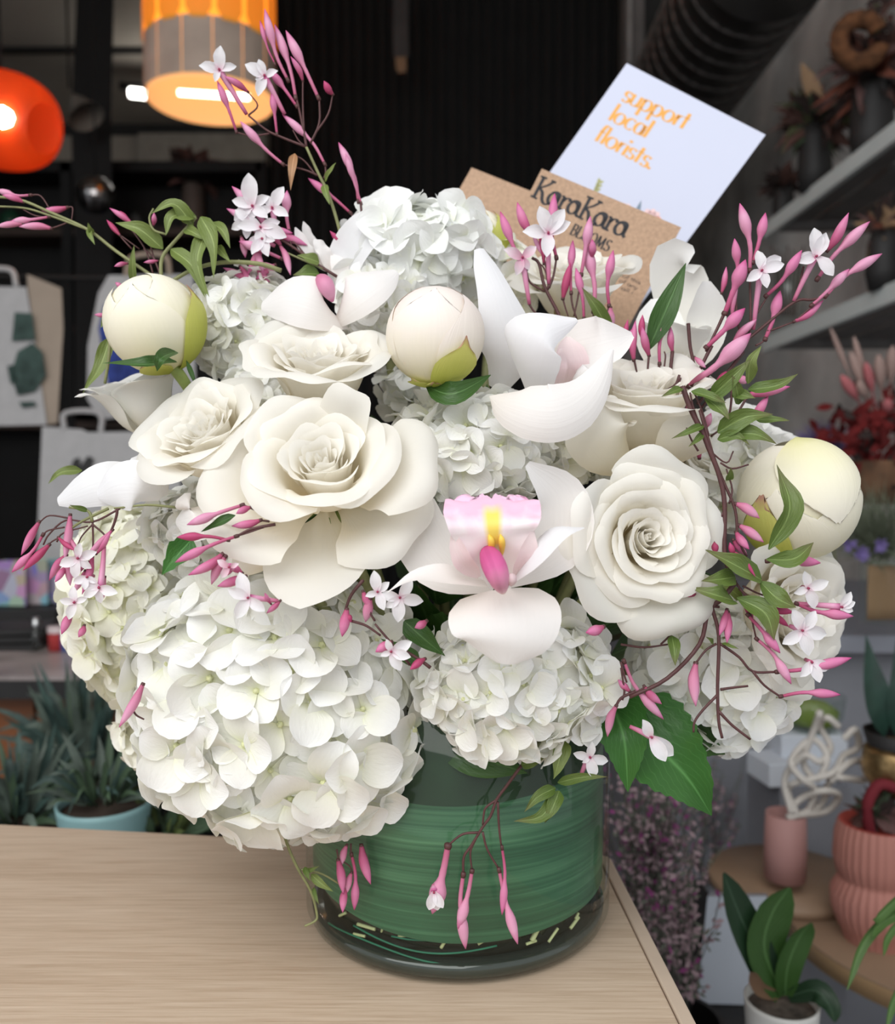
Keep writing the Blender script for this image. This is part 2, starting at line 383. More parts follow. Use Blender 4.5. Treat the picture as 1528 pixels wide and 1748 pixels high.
# pale cone shade further back
cs = root('cone_pendant_shade', 'dull beige cone lampshade hanging in front of the black post', 'lamp', V(135, 170, 3.1))
ax = D(-.55, .8, -.2)
lathe('shade', cs, plain('dull_beige', (.16, .145, .125), .8), V(148, 200, 3.1), [(.062, 0), (.055, .01), (.030, .07), (.012, .10)], 24, axis=ax)
tube('cord', cs, M['black'], [V(118, 150, 3.1), V(112, -60, 3.1)], .004)
# mirror ball
mb = root('mirror_ball', 'small dark mirror ball hanging above the left tote bags', 'ball', V(163, 333, 2.9))
c = V(163, 333, 2.9); R = 32 * px(2.9); ms = plain('mirror_facets', (.35, .34, .34), .18, metal=1, var=.5, scale=60)
vs = []; f = []
nv, nu = 12, 22
for j in range(nv):
    for i in range(nu):
        b0 = len(vs)
        for (di, dj) in ((.06, .06), (.94, .06), (.94, .94), (.06, .94)):
            th = PI * (j + dj) / nv; ph = 2 * PI * (i + di) / nu
            vs.append(c + Vector((math.sin(th) * math.cos(ph), math.sin(th) * math.sin(ph), math.cos(th))) * R)
        f.append((b0, b0 + 1, b0 + 2, b0 + 3))
mk('mirror_facets', vs, f, ms, mb, smooth=False, kind='stuff')
lathe('ball_core', mb, M['black'], c, [(R * .97 * math.sin(PI * k / 12) + 1e-4, -R * .97 * math.cos(PI * k / 12)) for k in range(13)], 24)
tube('cord', mb, M['black'], [c + Vector((0, 0, R)), c + Vector((0, 0, 1.2))], .003)

# ------------------------------------------------------------------ left background
cab = root('black_shelving', 'tall black shelving unit filling the dark left side of the shop', 'shelf', V(200, 600, 3.6))
a = V(-140, 290, 3.6); b_ = V(455, 290, 3.6)
slab('carcass', a.x, b_.x, 3.75, 4.2, 0, a.z, M['black'], cab)
slab('top_board', a.x, b_.x, 3.55, 3.8, a.z - .04, a.z, M['black'], cab)
for yy in (398, 560, 720):
    z = V(0, yy, 3.6).z; slab('shelf_board', a.x, b_.x, 3.56, 3.8, z - .03, z, plain('dark_walnut', (.05, .03, .022), .6) if yy == 398 else bpy.data.materials['dark_walnut'], cab)
for xx in (-140, 130, 455):
    x = V(xx, 0, 3.6).x; slab('upright', x - .02, x + .02, 3.55, 3.8, 0, a.z, M['black'], cab)
tag(slab('notice_board', V(240, 0, 4.7).x, V(455, 0, 4.7).x, 4.74, 4.78, V(0, 306, 4.7).z, V(0, 232, 4.7).z, plain('board_beige', (.33, .30, .26), .8)), 'beige board fixed high on the back wall under the yellow lamp', 'board')
# things on the black shelves: jars
jm = [plain('jar_' + n_, c_, .25) for n_, c_ in (('blue', (.03, .10, .26)), ('green', (.02, .07, .04)), ('grey', (.12, .12, .12)), ('navy', (.02, .03, .16)), ('teal', (.03, .12, .14)))]
JL = ['dull grey jar standing on the shelf above the white tote bag', 'blue glass bottle on the black shelf between the two tote bags', 'squat green jar on the black shelf at the far left', 'dark navy tin on the black shelf above the blue printed tote', 'teal bottle low in the dark between tote bags']
for k, (x, y, h, wd, mi_) in enumerate(((232, 398, 34, 10, 2), (60, 560, 60, 16, 0), (20, 398, 40, 18, 1), (250, 560, 90, 22, 3), (128, 720, 70, 12, 4))):
    c = V(x, y, 3.62); q = px(3.62); o = root('storage_jar', JL[k], 'jar', c)
    lathe('jar_body', o, jm[mi_], c, [(1e-4, 0), (wd * q, 0), (wd * q, h * q * .75), (wd * q * .5, h * q * .85), (wd * q * .5, h * q)], 16)
    lathe('lid', o, M['black2'], c, [(wd * q * .55, h * q * .94), (wd * q * .55, h * q * 1.05), (1e-4, h * q * 1.05)], 16)
# dried arrangement under the lamp
def burst(name, label, cat, c, n, L, wd, mats, seed, prof='lance', up=.3, vasemat=None, vase=None, ruf=0.):
    r = root(name, label, cat, c); rnd = random.Random(seed)
    for i in range(n):
        d = Vector((rnd.gauss(0, 1), rnd.gauss(0, .8), rnd.gauss(up, .8))).normalized(); l = L * rnd.uniform(.55, 1)
        p0 = Vector(c); p2 = p0 + d * l; p1 = p0.lerp(p2, .5) + Vector((rnd.uniform(-.15, .15), rnd.uniform(-.1, .1), rnd.uniform(0, .2))) * l
        blade('leaf', r, rnd.choice(mats), [p0, p1, p2], wd * rnd.uniform(.6, 1.2), (rnd.uniform(-.5, .5), -1, rnd.uniform(-.3, .6)), prof=prof, cup=.4, ruf=ruf, nu=4, nv=6, seed=i)
    if vase:
        h, rr = vase
        lathe('vase', r, vasemat, Vector(c) - Vector((0, 0, h)), [(1e-4, 0), (rr * .8, 0), (rr, h * .3), (rr * .9, h * .8), (rr * .7, h), (rr * .6, h), (rr * .7, h * .6)], 20)
    return r
db = plain('dried_brown', (.085, .04, .032), .9); dp = plain('dried_rose', (.15, .07, .06), .9); dk = plain('dried_dark', (.03, .018, .016), .9)
burst('dried_hydrangea', 'dark brown dried flower arrangement in a vase under the yellow lamp', 'dried flowers', V(330, 300, 3.66), 60, .16, .024, [db, dp, dk], 3, vasemat=plain('dim_vase', (.12, .09, .075), .6), vase=(V(330, 300, 3.66).z - V(0, 398, 3.6).z, .048))
# canvas tote bags hanging from a rail
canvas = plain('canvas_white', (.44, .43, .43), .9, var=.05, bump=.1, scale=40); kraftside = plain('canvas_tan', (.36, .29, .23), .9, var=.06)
inkg = plain('print_green', (.045, .075, .065), .9, var=.5, scale=30); inkb = plain('print_blue', (.03, .05, .22), .9, var=.5, scale=30)
def poly(name, parent, mat, pts, d, th=.004, **k):
    vs = [V(x, y, d) for x, y in pts] + [V(x, y, d + th) for x, y in pts]; n = len(pts)
    f = [tuple(range(n)), tuple(range(2 * n - 1, n - 1, -1))] + [(i, i + n, (i + 1) % n + n, (i + 1) % n) for i in range(n)]
    return mk(name, vs, f, mat, parent, smooth=False, **k)
rl = root('bag_rail', 'black rail carrying the tote bags', 'rail', V(90, 475, 2.0)); tube('rod', rl, M['black'], [V(-120, 470, 1.99), V(330, 478, 1.99)], .005)
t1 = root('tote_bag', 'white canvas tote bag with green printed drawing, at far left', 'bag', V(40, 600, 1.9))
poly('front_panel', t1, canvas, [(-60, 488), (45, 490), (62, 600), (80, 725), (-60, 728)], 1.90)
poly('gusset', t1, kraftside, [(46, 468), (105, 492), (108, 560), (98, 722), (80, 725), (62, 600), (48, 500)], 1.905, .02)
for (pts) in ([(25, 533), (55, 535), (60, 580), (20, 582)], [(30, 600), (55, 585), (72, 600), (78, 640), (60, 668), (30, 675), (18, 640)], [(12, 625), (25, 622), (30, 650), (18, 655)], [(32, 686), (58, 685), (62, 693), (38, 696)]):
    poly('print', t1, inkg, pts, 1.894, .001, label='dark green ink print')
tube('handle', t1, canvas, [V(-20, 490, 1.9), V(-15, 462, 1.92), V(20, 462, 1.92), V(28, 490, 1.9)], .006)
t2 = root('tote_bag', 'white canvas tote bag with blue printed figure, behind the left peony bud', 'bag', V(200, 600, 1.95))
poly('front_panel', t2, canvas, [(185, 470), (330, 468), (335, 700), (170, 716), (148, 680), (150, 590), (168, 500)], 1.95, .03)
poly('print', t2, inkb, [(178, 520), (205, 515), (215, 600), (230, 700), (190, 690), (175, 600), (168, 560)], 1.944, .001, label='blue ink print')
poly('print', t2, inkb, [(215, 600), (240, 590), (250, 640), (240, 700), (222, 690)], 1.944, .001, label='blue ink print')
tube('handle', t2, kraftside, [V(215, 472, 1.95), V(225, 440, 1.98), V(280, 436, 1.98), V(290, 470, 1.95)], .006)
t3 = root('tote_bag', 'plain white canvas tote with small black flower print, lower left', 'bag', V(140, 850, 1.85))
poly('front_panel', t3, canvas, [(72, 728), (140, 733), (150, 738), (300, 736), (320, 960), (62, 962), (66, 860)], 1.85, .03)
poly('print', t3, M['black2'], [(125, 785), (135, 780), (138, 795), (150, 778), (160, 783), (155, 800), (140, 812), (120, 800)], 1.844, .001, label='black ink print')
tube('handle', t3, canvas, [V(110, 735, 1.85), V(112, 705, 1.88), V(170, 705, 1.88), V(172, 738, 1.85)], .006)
# left counter with goods
CT = G(0, 1150, 0); cz = .865
cn = root('shop_counter', 'low shop counter with dark rim and brown wood front at lower left', 'counter', (-.9, 1.6, 0))
slab('worktop', -1.6, -.47, 1.28, 2.1, cz - .006, cz, plain('counter_marble', (.34, .29, .28), .3, var=.35, scale=14), cn)
slab('rim', -1.6, -.465, 1.275, 2.11, cz - .032, cz - .006, M['black2'], cn)
wd_ = plain('orange_wood', (.20, .07, .025), .45, var=.35, scale=5)
for k in range(6):
    x0 = -1.24 + k * .125; slab('front_plank', x0, x0 + .12, 1.33, 1.35, .02, cz - .033, wd_, cn)
slab('carcass', -1.5, -.5, 1.36, 2.0, 0, cz - .033, M['black'], cn)
def onz(x, y, z=cz): return G(x, y, z)
sb = root('sticker_display', 'box of iridescent rainbow stickers on the left counter', 'box', onz(35, 1075))
c = onz(35, 1078); sb['wl'] = tuple(c); sb.location = c
box('tray', sb, M['black2'], c + Vector((-.01, .06, .02)), (.15, .12, .04))
irm, t, b, o = nt('iridescent_film'); vz = N(t, 'ShaderNodeTexVoronoi', i_Scale=34.); tc = N(t, 'ShaderNodeTexCoord'); t.links.new(tc.outputs['Object'], vz.inputs['Vector'])
hs = N(t, 'ShaderNodeHueSaturation', i_Saturation=.85, i_Value=.75); t.links.new(vz.outputs['Color'], hs.inputs['Color'])
mxx = N(t, 'ShaderNodeMix', data_type='RGBA'); mxx.inputs[0].default_value = .5; mxx.inputs[7].default_value = (.30, .25, .45, 1); t.links.new(hs.outputs[0], mxx.inputs[6]); t.links.new(mxx.outputs[2], b.inputs['Base Color']); b.inputs['Roughness'].default_value = .2
for k in range(4): box('sticker_pack', sb, irm, c + Vector((-.045 + .03 * k, .035 + .02 * k, .085)), (.085, .004, .085), rz=.1 * (k - 1), bev=.001)
st_ = root('slate_coasters', 'stack of dark slate boards on the counter below the stickers', 'stack', onz(10, 1112))
for k in range(3): box('slate', st_, M['black2'], onz(12, 1108) + Vector((-.02, .03, .006 + .012 * k)), (.15, .1, .009), rz=.1 * k)
bt = root('glass_bottle', 'tiny clear glass bottle on the left counter edge', 'bottle', onz(62, 1112))
gm, t, b, o = nt('clear_glass')
tr = N(t, 'ShaderNodeBsdfTransparent'); tr.inputs[0].default_value = (.93, .96, .945, 1); gl = N(t, 'ShaderNodeBsdfGlossy'); gl.inputs['Roughness'].default_value = .03
fz = N(t, 'ShaderNodeLayerWeight', i_Blend=.5); pw_ = N(t, 'ShaderNodeMath', operation='POWER'); pw_.inputs[1].default_value = 4.; t.links.new(fz.outputs['Facing'], pw_.inputs[0]); pa_ = N(t, 'ShaderNodeMath', operation='MULTIPLY_ADD'); pa_.inputs[1].default_value = .45; pa_.inputs[2].default_value = .03; t.links.new(pw_.outputs[0], pa_.inputs[0]); mx = N(t, 'ShaderNodeMixShader'); t.links.new(pa_.outputs[0], mx.inputs[0]); t.links.new(tr.outputs[0], mx.inputs[1]); t.links.new(gl.outputs[0], mx.inputs[2]); t.links.new(mx.outputs[0], o.inputs[0])
M['glass'] = gm
lathe('bottle_body', bt, gm, onz(62, 1112), [(1e-4, 0), (.011, 0), (.011, .03), (.005, .037), (.005, .045)], 16)
lathe('cap', bt, plain('silver_cap', (.6, .6, .6), .3, metal=1), onz(62, 1112), [(.006, .043), (.006, .056), (1e-4, .056)], 12)
for k, (x, c1, lb) in enumerate(((98, (.45, .05, .05), 'small red and white tin on the left counter'), (118, (.10, .16, .42), 'small blue tin beside the red tin on the left counter'))):
    t_ = root('tin', lb, 'tin', onz(x, 1110)); c = onz(x, 1110)
    lathe('tin_body', t_, plain('tin%d' % k, c1, .4), c, [(1e-4, 0), (.014, 0), (.014, .03)], 18)
    lathe('tin_lid', t_, plain('tinlid%d' % k, (.6, .5, .5), .4), c, [(.015, .03), (.015, .04), (1e-4, .04)], 18)
# potted plants at lower left
def pot(r, c, R, h, m, soil=True, name='pot'):
    lathe(name, r, m, c, [(1e-4, 0), (R * .74, 0), (R * .80, h * .05), (R * .98, h * .92), (R, h), (R * .94, h), (R * .90, h * .9)], 36)
    if soil: lathe('soil', r, plain('soil', (.05, .035, .025), .95) if 'soil' not in bpy.data.materials else bpy.data.materials['soil'], c, [(1e-4, h * .88), (R * .92, h * .88)], 24)
lz = .60
struct(slab('trim_4', -1.3, -.12, .62, 1.1, lz - .5, lz, M['black']))
bl = [plain('blue_green_leaf', (.035, .065, .055), .6, var=.5, scale=30), plain('grey_green_leaf', (.075, .10, .08), .6, var=.5, scale=30), plain('dim_green_leaf', (.05, .085, .045), .6, var=.3)]
def rosette_plant(label, x, y, d, n, L, wd, seed, mats, pm=None, R=.05, h=.08, up=.8, spread=.8):
    c = V(x, y, d); rnd = random.Random(seed); r = root('potted_plant', label, 'plant', c)
    if pm: pot(r, c - Vector((0, 0, h)), R, h, pm)
    for i in range(n):
        az = rnd.uniform(0, 6.28); el = rnd.uniform(.2, 1.4) * up; l = L * rnd.uniform(.5, 1)
        dv = Vector((math.cos(az) * math.cos(el) * spread, math.sin(az) * math.cos(el) * spread * .6, math.sin(el)))
        p0 = c + Vector((math.cos(az), math.sin(az), 0)) * R * .3; p1 = p0 + dv * l * .6; p2 = p1 + dv * l * .4 + Vector((0, 0, -l * rnd.uniform(0, .35)))
        tube('branch', r, bl[2], [p0, p1], .0012, 4, 3) if i % 4 == 0 else None
        blade('leaf', r, rnd.choice(mats), [p0.lerp(p1, rnd.uniform(0, .6)), p1, p2], wd * rnd.uniform(.6, 1.2), (rnd.uniform(-.6, .6), -1, .5), prof='lance', cup=.5, nu=4, nv=6, seed=i)
    return r
teal = plain('teal_glaze', (.24, .41, .42), .4, var=.05)
rosette_plant('blue green leafy plant growing in a pale teal pot', 178, 1368, .78, 80, .08, .0035, 1, bl, teal, .040, .06)
rosette_plant('tall grey green plant reaching up in front of the counter', 150, 1330, 1.15, 130, .20, .0065, 2, bl[:2], M['black2'], .05, .09, 1.15)
rosette_plant('dark blue green plant at the far left edge above the table', 30, 1400, .85, 100, .12, .0045, 5, bl, M['black2'], .05, .09, .9)
rosette_plant('small olive plant behind the lower hydrangea, right of the teal pot', 285, 1425, .80, 50, .085, .0045, 7, [bl[2], plain('olive', (.10, .13, .04), .6)], M['black2'], .03, .05, .8)

# ------------------------------------------------------------------ right background: shelves
sw = plain('shelf_white', (.66, .71, .70), .6, var=.04)
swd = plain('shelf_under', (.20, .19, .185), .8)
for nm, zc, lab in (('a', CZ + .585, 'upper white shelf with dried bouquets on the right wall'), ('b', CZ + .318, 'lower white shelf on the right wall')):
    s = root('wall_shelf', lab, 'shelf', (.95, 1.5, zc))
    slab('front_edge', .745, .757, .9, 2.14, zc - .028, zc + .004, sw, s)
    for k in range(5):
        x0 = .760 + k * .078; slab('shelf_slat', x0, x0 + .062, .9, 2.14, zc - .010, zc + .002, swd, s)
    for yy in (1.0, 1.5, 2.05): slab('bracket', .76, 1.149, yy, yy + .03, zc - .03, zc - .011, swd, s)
q = [plain('dried_olive', (.075, .075, .035), .9), db, dk, plain('dried_mauve', (.12, .065, .06), .9), plain('dried_green', (.04, .055, .03), .9), plain('dried_rust', (.16, .05, .03), .9), plain('dried_tan', (.30, .19, .11), .9)]
def jar_at(r, x, y, d, wd, h, m):
    c = V(x, y, d); k = px(d); lathe('vase', r, m, c, [(1e-4, 0), (wd * k, 0), (wd * k * 1.05, h * k * .5), (wd * k * .8, h * k), (wd * k * .7, h * k), (wd * k * .9, h * k * .5)], 20)
b1 = burst('dried_bouquet', 'dried olive and maroon bouquet in a dark vase on the upper shelf', 'dried flowers', V(1392, 215, 1.86), 90, .105, .014, [q[0], q[1], q[2], q[3], q[4]], 11, vasemat=M['black2'], vase=(.135, .035), ruf=.2)
blade('leaf', b1, q[6], [V(1400, 190, 1.84), V(1385, 150, 1.84), V(1368, 108, 1.84)], 15 * px(1.85), (0, -1, 0), cup=.5, label='tan dried palm leaf')
b2 = burst('dried_bouquet', 'rust and brown dried flowers on the near end of the upper shelf', 'dried flowers', V(1490, 130, 1.68), 90, .12, .015, [q[5], q[3], q[1], q[2]], 12, vasemat=M['black2'], vase=(.158, .04), ruf=.2)
burst('dried_bouquet', 'dark brown dried sprigs at the far end of the upper shelf', 'dried flowers', V(1338, 318, 2.08), 40, .07, .010, [q[1], q[2], dk], 13, vasemat=M['black2'], vase=(.078, .025))
# moss ring wreath
wr = root('moss_wreath', 'round rust brown moss ring wreath on the right wall', 'wreath', V(1468, 72, 1.62))
c = V(1468, 70, 1.60); RR = 36 * px(1.6); vs = []; nn = 40; ns = 12
for j in range(nn):
    a = 2 * PI * j / nn * .9 + .5
    for i in range(ns):
        b_ = 2 * PI * i / ns; rr = 15 * px(1.6) * (1 + .3 * noise.noise(Vector((j * .5, i * .8, 0))))
        vs.append(c + Vector((math.cos(a), 0, math.sin(a))) * (RR + rr * math.cos(b_)) + Vector((0, rr * math.sin(b_), 0)))
mk('moss_ring', vs, grid_faces(ns, nn - 1, wrap=True), plain('moss_rust', (.11, .045, .018), .95, var=.5, scale=60, bump=1), wr)
rnd = random.Random(4)
for i in range(26):
    p = V(1500 + rnd.uniform(-25, 30), 30 + rnd.uniform(-30, 30), 1.6)
    blade('leaf', wr, rnd.choice(q[:4]), [p, p + Vector((rnd.uniform(-.03, .03), -.01, rnd.uniform(-.02, .03)))], .008, (0, -1, 0), nu=4, nv=4, prof='lance')
# dried flowers hung in the space between the shelves: near-right bundle of white dried heads
burst('dried_bouquet', 'pale dried flower heads with dark stems between the two shelves', 'dried flowers', V(1510, 395, 1.55), 46, .07, .010, [q[3], q[6], q[2], q[5]], 17, vasemat=M['black2'], vase=(.10, .03))
# glass apothecary jars on the lower shelf
gj = root('glass_jar', 'clear glass jar with dried stems on the lower shelf behind the jasmine', 'jar', V(1345, 545, 1.98))
jar_at(gj, 1345, 545, 1.98, 26, 95, gm)
for i in range(7): tube('dried_stem', gj, q[1], [V(1345 + (i - 3) * 4, 540, 1.98), V(1345 + (i - 3) * 9, 420 + 6 * (i % 3), 1.98)], .0016, 5)
# --- red pampas arrangement, lavender ball, spiky green tuft, bound grass
red = plain('red_dried', (.13, .009, .009), .9, var=.4, scale=30); pinkp = plain('pink_pampas', (.42, .13, .14), .9); pal = plain('pale_pampas', (.36, .25, .22), .9)
ra = root('red_dried_arrangement', 'red dried flowers with pink pampas plumes behind the right peony bud', 'dried flowers', V(1510, 770, 1.3))
rnd = random.Random(8)
for i in range(200):
    p = V(1490 + rnd.gauss(0, 38), 750 + rnd.gauss(0, 32), 1.3 + rnd.uniform(-.05, .05)); d_ = Vector((rnd.uniform(-1, 1), rnd.uniform(-1, .2), rnd.uniform(-.3, 1))).normalized() * .026
    blade('flower_tuft', ra, red if rnd.random() < .8 else dk, [p, p + d_], .006, (0, -1, 0), nu=3, nv=3)
for (x0, y0, x1, y1, w_, mm) in ((1500, 740, 1436, 640, 7, pinkp), (1500, 740, 1452, 600, 6, pal), (1505, 740, 1478, 618, 6, pinkp), (1510, 740, 1500, 605, 8, pal), (1515, 740, 1524, 590, 8, pal), (1495, 720, 1465, 650, 6, pal), (1515, 740, 1515, 680, 7, pinkp), (1490, 740, 1418, 560, 3, pal), (1500, 740, 1458, 575, 4, pal)):
    p0, p1 = V(x0, y0, 1.3), V(x1, y1, 1.26)
    tube('plume', ra, mm, [p0, p0.lerp(p1, .5), p1], lambda v, w_=w_: px(1.3) * (1.2 + (w_ * 1.1 if v > .6 else 0) * math.sin(min(1, (v - .6) / .4 if v > .6 else 0) * PI) ** .6), 8, 14)
lathe('woven_basket', ra, plain('wicker_brown', (.12, .06, .03), .8, var=.4, scale=40), V(1500, 860, 1.3), [(1e-4, 0), (.045, 0), (.055, .03), (.05, .062)], 24)
lav = root('lavender_thistle', 'fuzzy purple thistle head beside the red dried flowers', 'flower', V(1402, 760, 1.3))
lm = plain('thistle_purple', (.16, .12, .30), .9); c = V(1402, 762, 1.35)
vs = []; f = []
rnd = random.Random(5)
for i in range(500):
    d_ = Vector((rnd.gauss(0, 1), rnd.gauss(0, 1), rnd.gauss(0, 1))).normalized(); s_ = d_.orthogonal().normalized() * .0014; b0 = len(vs)
    vs += [c + d_ * .01 + s_, c + d_ * .01 - s_, c + d_ * (.042 + rnd.uniform(0, .008))]; f.append((b0, b0 + 1, b0 + 2))
mk('spines', vs, f, lm, lav, kind='stuff'); tube('stem', lav, M['stem_g'], [c, c + Vector((.03, 0, -.22))], .002)
sp = root('spiky_grass_tuft', 'grey green needle foliage bunch in a tied glass vase at the right edge', 'plant', V(1500, 960, 1.2))
gg = plain('needle_green', (.13, .15, .10), .8, var=.3); vs = []; f = []
for i in range(420):
    p0 = V(1500 + rnd.gauss(0, 12), 930 + rnd.gauss(0, 14), 1.2); d_ = Vector((rnd.gauss(0, .8), rnd.gauss(0, .5), rnd.uniform(-.2, 1.2))).normalized() * rnd.uniform(.05, .115); s_ = Vector((.0012, 0, .0008)); b0 = len(vs)
    vs += [p0 + s_, p0 - s_, p0 + d_]; f.append((b0, b0 + 1, b0 + 2))
mk('needles', vs, f, gg, sp, kind='stuff')
for i in range(12): tube('tied_stem', sp, q[6], [V(1484 + i * 4, 965, 1.2), V(1482 + i * 4.4, 1058, 1.2)], .0022, 5)
lathe('glass_vase', sp, gm, V(1508, 1062, 1.2), [(1e-4, 0), (.030, 0), (.030, .085)], 24)
for (x, y) in ((1448, 928), (1500, 930), (1470, 945)):
    c = V(x, y, 1.15)
    for i in range(14):
        d_ = Vector((rnd.gauss(0, 1), -.5, rnd.gauss(0, 1))).normalized() * .012; blade('blossom', sp, lm, [c, c + d_], .0025, (0, -1, 0), nu=2, nv=3)
# --- grey display bench
bench = root('display_bench', 'blue grey display bench at right behind the bouquet', 'bench', (.8, 1.6, 0))
gz = CZ - .235
slab('bench_top', .30, 1.149, 1.30, 2.0, gz - .025, gz, plain('bench_grey', (.24, .25, .29), .5, var=.08), bench)
slab('bench_panel', .34, 1.149, 1.34, 1.38, .02, gz - .026, plain('bench_panel_grey', (.21, .215, .24), .6, var=.1), bench)
slab('bench_side', .34, .36, 1.38, 1.98, .02, gz - .026, bpy.data.materials['bench_panel_grey'], bench)
# snake plant in a dark pot with gold cachepot
sn = root('snake_plant', 'dark green broad leaf plant in a dark pot over a gold pot at right edge', 'plant', V(1515, 1260, .95))
blade('leaf', sn, plain('deep_blue_green', (.022, .055, .04), .35, var=.5, scale=20), [V(1510, 1258, .95), V(1492, 1170, .94), V(1478, 1082, .96)], 26 * px(.95), (.2, -1, 0), prof='lance', cup=.4, nv=14)
blade('leaf', sn, bpy.data.materials['deep_blue_green'], [V(1530, 1258, .95), V(1540, 1170, .94), V(1530, 1090, .96)], 24 * px(.95), (-.2, -1, 0), prof='lance', cup=.4, nv=14)
lathe('inner_pot', sn, M['black2'], V(1535, 1280, .95), [(.030, 0), (.036, .02), (.033, .02)], 24)
gold = plain('hammered_gold', (.42, .28, .13), .35, metal=.9, var=.5, scale=70, bump=.8)
lathe('gold_pot', sn, gold, V(1535, 1352, .95), [(1e-4, 0), (.026, 0), (.038, .022), (.036, .045), (.032, .05), (.03, .045)], 32)
# white papers on bench front shelf
pw = plain('paper_white', (.60, .64, .70), .7, var=.02)
pa = root('paper_stack', 'stack of white cards standing behind the curly white ornament', 'paper', V(1360, 1290, 1.0))
box('card_block', pa, pw, V(1375, 1268, 1.17), (.085, .06, .036), bev=.002); box('card_block', pa, pw, V(1350, 1309, 1.15), (.09, .06, .030), rz=.15, bev=.002)
slab('stand', V(1315, 0, 1.15).x, V(1430, 0, 1.15).x, 1.10, 1.22, 0, V(0, 1329, 1.15).z, bpy.data.materials['bench_panel_grey'], pa)
# glass bowl with moss
gb = root('glass_bowl', 'glass bowl of green moss behind the lower right hydrangea', 'bowl', V(1385, 1243, 1.17))
lathe('bowl', gb, gm, V(1385, 1244, 1.17), [(1e-4, 0), (.03, 0), (.040, .02), (.042, .045), (.0405, .045), (.038, .02), (.028, .003)], 28)
lathe('moss', gb, plain('moss_green', (.20, .26, .05), .9, bump=.5), V(1385, 1238, 1.17), [(1e-4, 0), (.03, .004), (.034, .02), (.02, .03), (1e-4, .033)], 20)
# curly white ornament in pink vase
pv = root('pink_vase', 'matte pink cylinder vase holding a curly white ribbon ornament', 'vase', V(1340, 1490, 1.0))
k = px(1.0); pk = plain('matte_pink', (.45, .24, .22), .6, var=.05)
lathe('vase_body', pv, pk, V(1340, 1498, 1.0), [(1e-4, 0), (34 * k, 0), (35 * k, 50 * k), (33 * k, 112 * k), (30 * k, 112 * k), (31 * k, 50 * k)], 32)
wt = plain('curl_white', (.62, .58, .53), .7, var=.05)
for pts in ([(1345, 1395), (1375, 1390), (1392, 1350), (1370, 1330), (1350, 1300), (1385, 1262), (1412, 1290), (1395, 1330), (1372, 1300), (1390, 1245), (1400, 1215)],
            [(1350, 1395), (1400, 1375), (1418, 1330), (1440, 1328), (1478, 1330), (1470, 1300), (1445, 1305), (1418, 1335)],
            [(1360, 1390), (1345, 1350), (1362, 1335), (1420, 1320), (1440, 1290), (1465, 1275), (1460, 1245), (1440, 1262)],
            [(1356, 1392), (1410, 1385), (1432, 1358), (1405, 1350), (1370, 1362), (1352, 1378)],
            [(1352, 1390), (1340, 1330), (1372, 1290), (1400, 1300), (1418, 1275), (1400, 1240), (1412, 1225), (1432, 1240)]):
    tube('curl', pv, wt, [V(x, y, .98 + .012 * math.sin(i * 1.7)) for i, (x, y) in enumerate(pts)], 5.6 * px(1.0), 8, 44)
# round wooden riser and table
wtan = plain('riser_wood', (.30, .20, .13), .5, var=.2, scale=6)
ri = root('round_riser', 'round brown wooden riser under the pink vase', 'riser', V(1340, 1505, 1.0))
lathe('riser_top', ri, wtan, Vector((V(1350, 0, 1.02).x, 1.02, CZ - .4745)), [(1e-4, 0), (.085, 0), (.085, .012), (1e-4, .012)], 40)
rt = root('round_table', 'round light wood table edge under the ribbed terracotta vase', 'table', (.52, 1.0, 0))
tz = CZ - .475; rc = Vector((.545, .93, tz))
lathe('table_top', rt, wtan, rc, [(1e-4, 0), (.178, 0), (.180, -.002), (1e-4, -.002)], 64)
lathe('table_edge', rt, plain('table_edge_tan', (.42, .27, .14), .5, var=.1), rc, [(.180, -.002), (.180, -.020), (1e-4, -.020)], 64)
lathe('pedestal', rt, M['black2'], rc, [(.02, -tz + .01), (.02, -.02)], 16); lathe('foot', rt, M['black2'], rc, [(1e-4, -tz + .02), (.12, -tz + .02), (.12, -tz), (1e-4, -tz)], 24)
tv_ = root('ribbed_vase', 'ribbed terracotta pink vase of two bulging tiers on round table', 'vase', V(1492, 1610, .92))
k = px(.92); ter = plain('terracotta_pink', (.46, .20, .16), .65, var=.06)
lathe('vase_body', tv_, ter, V(1495, 1622, .92), [(1e-4, 0), (44 * k, 0), (50 * k, 14 * k), (56 * k, 38 * k), (62 * k, 46 * k), (72 * k, 74 * k), (73 * k, 100 * k), (62 * k, 122 * k), (58 * k, 127 * k), (64 * k, 134 * k), (70 * k, 160 * k), (68 * k, 200 * k), (62 * k, 222 * k)], 160, flute=.022, nfl=34)
lathe('inner_lip', tv_, plain('terracotta_red', (.36, .06, .045), .6), V(1495, 1622, .92), [(62 * k, 222 * k), (58 * k, 224 * k), (54 * k, 190 * k), (1e-4, 186 * k)], 48)
tube('wilted_bloom', tv_, plain('maroon', (.16, .012, .02), .8), [V(1490, 1440, .92), V(1480, 1380, .92), V(1500, 1340, .92), V(1530, 1345, .92)], .006)
burst('dried_sprigs', 'dull maroon sprigs standing in the ribbed terracotta vase', 'dried flowers', V(1495, 1395, .93), 34, .045, .006, [dk, db, q[3], q[4]], 21)
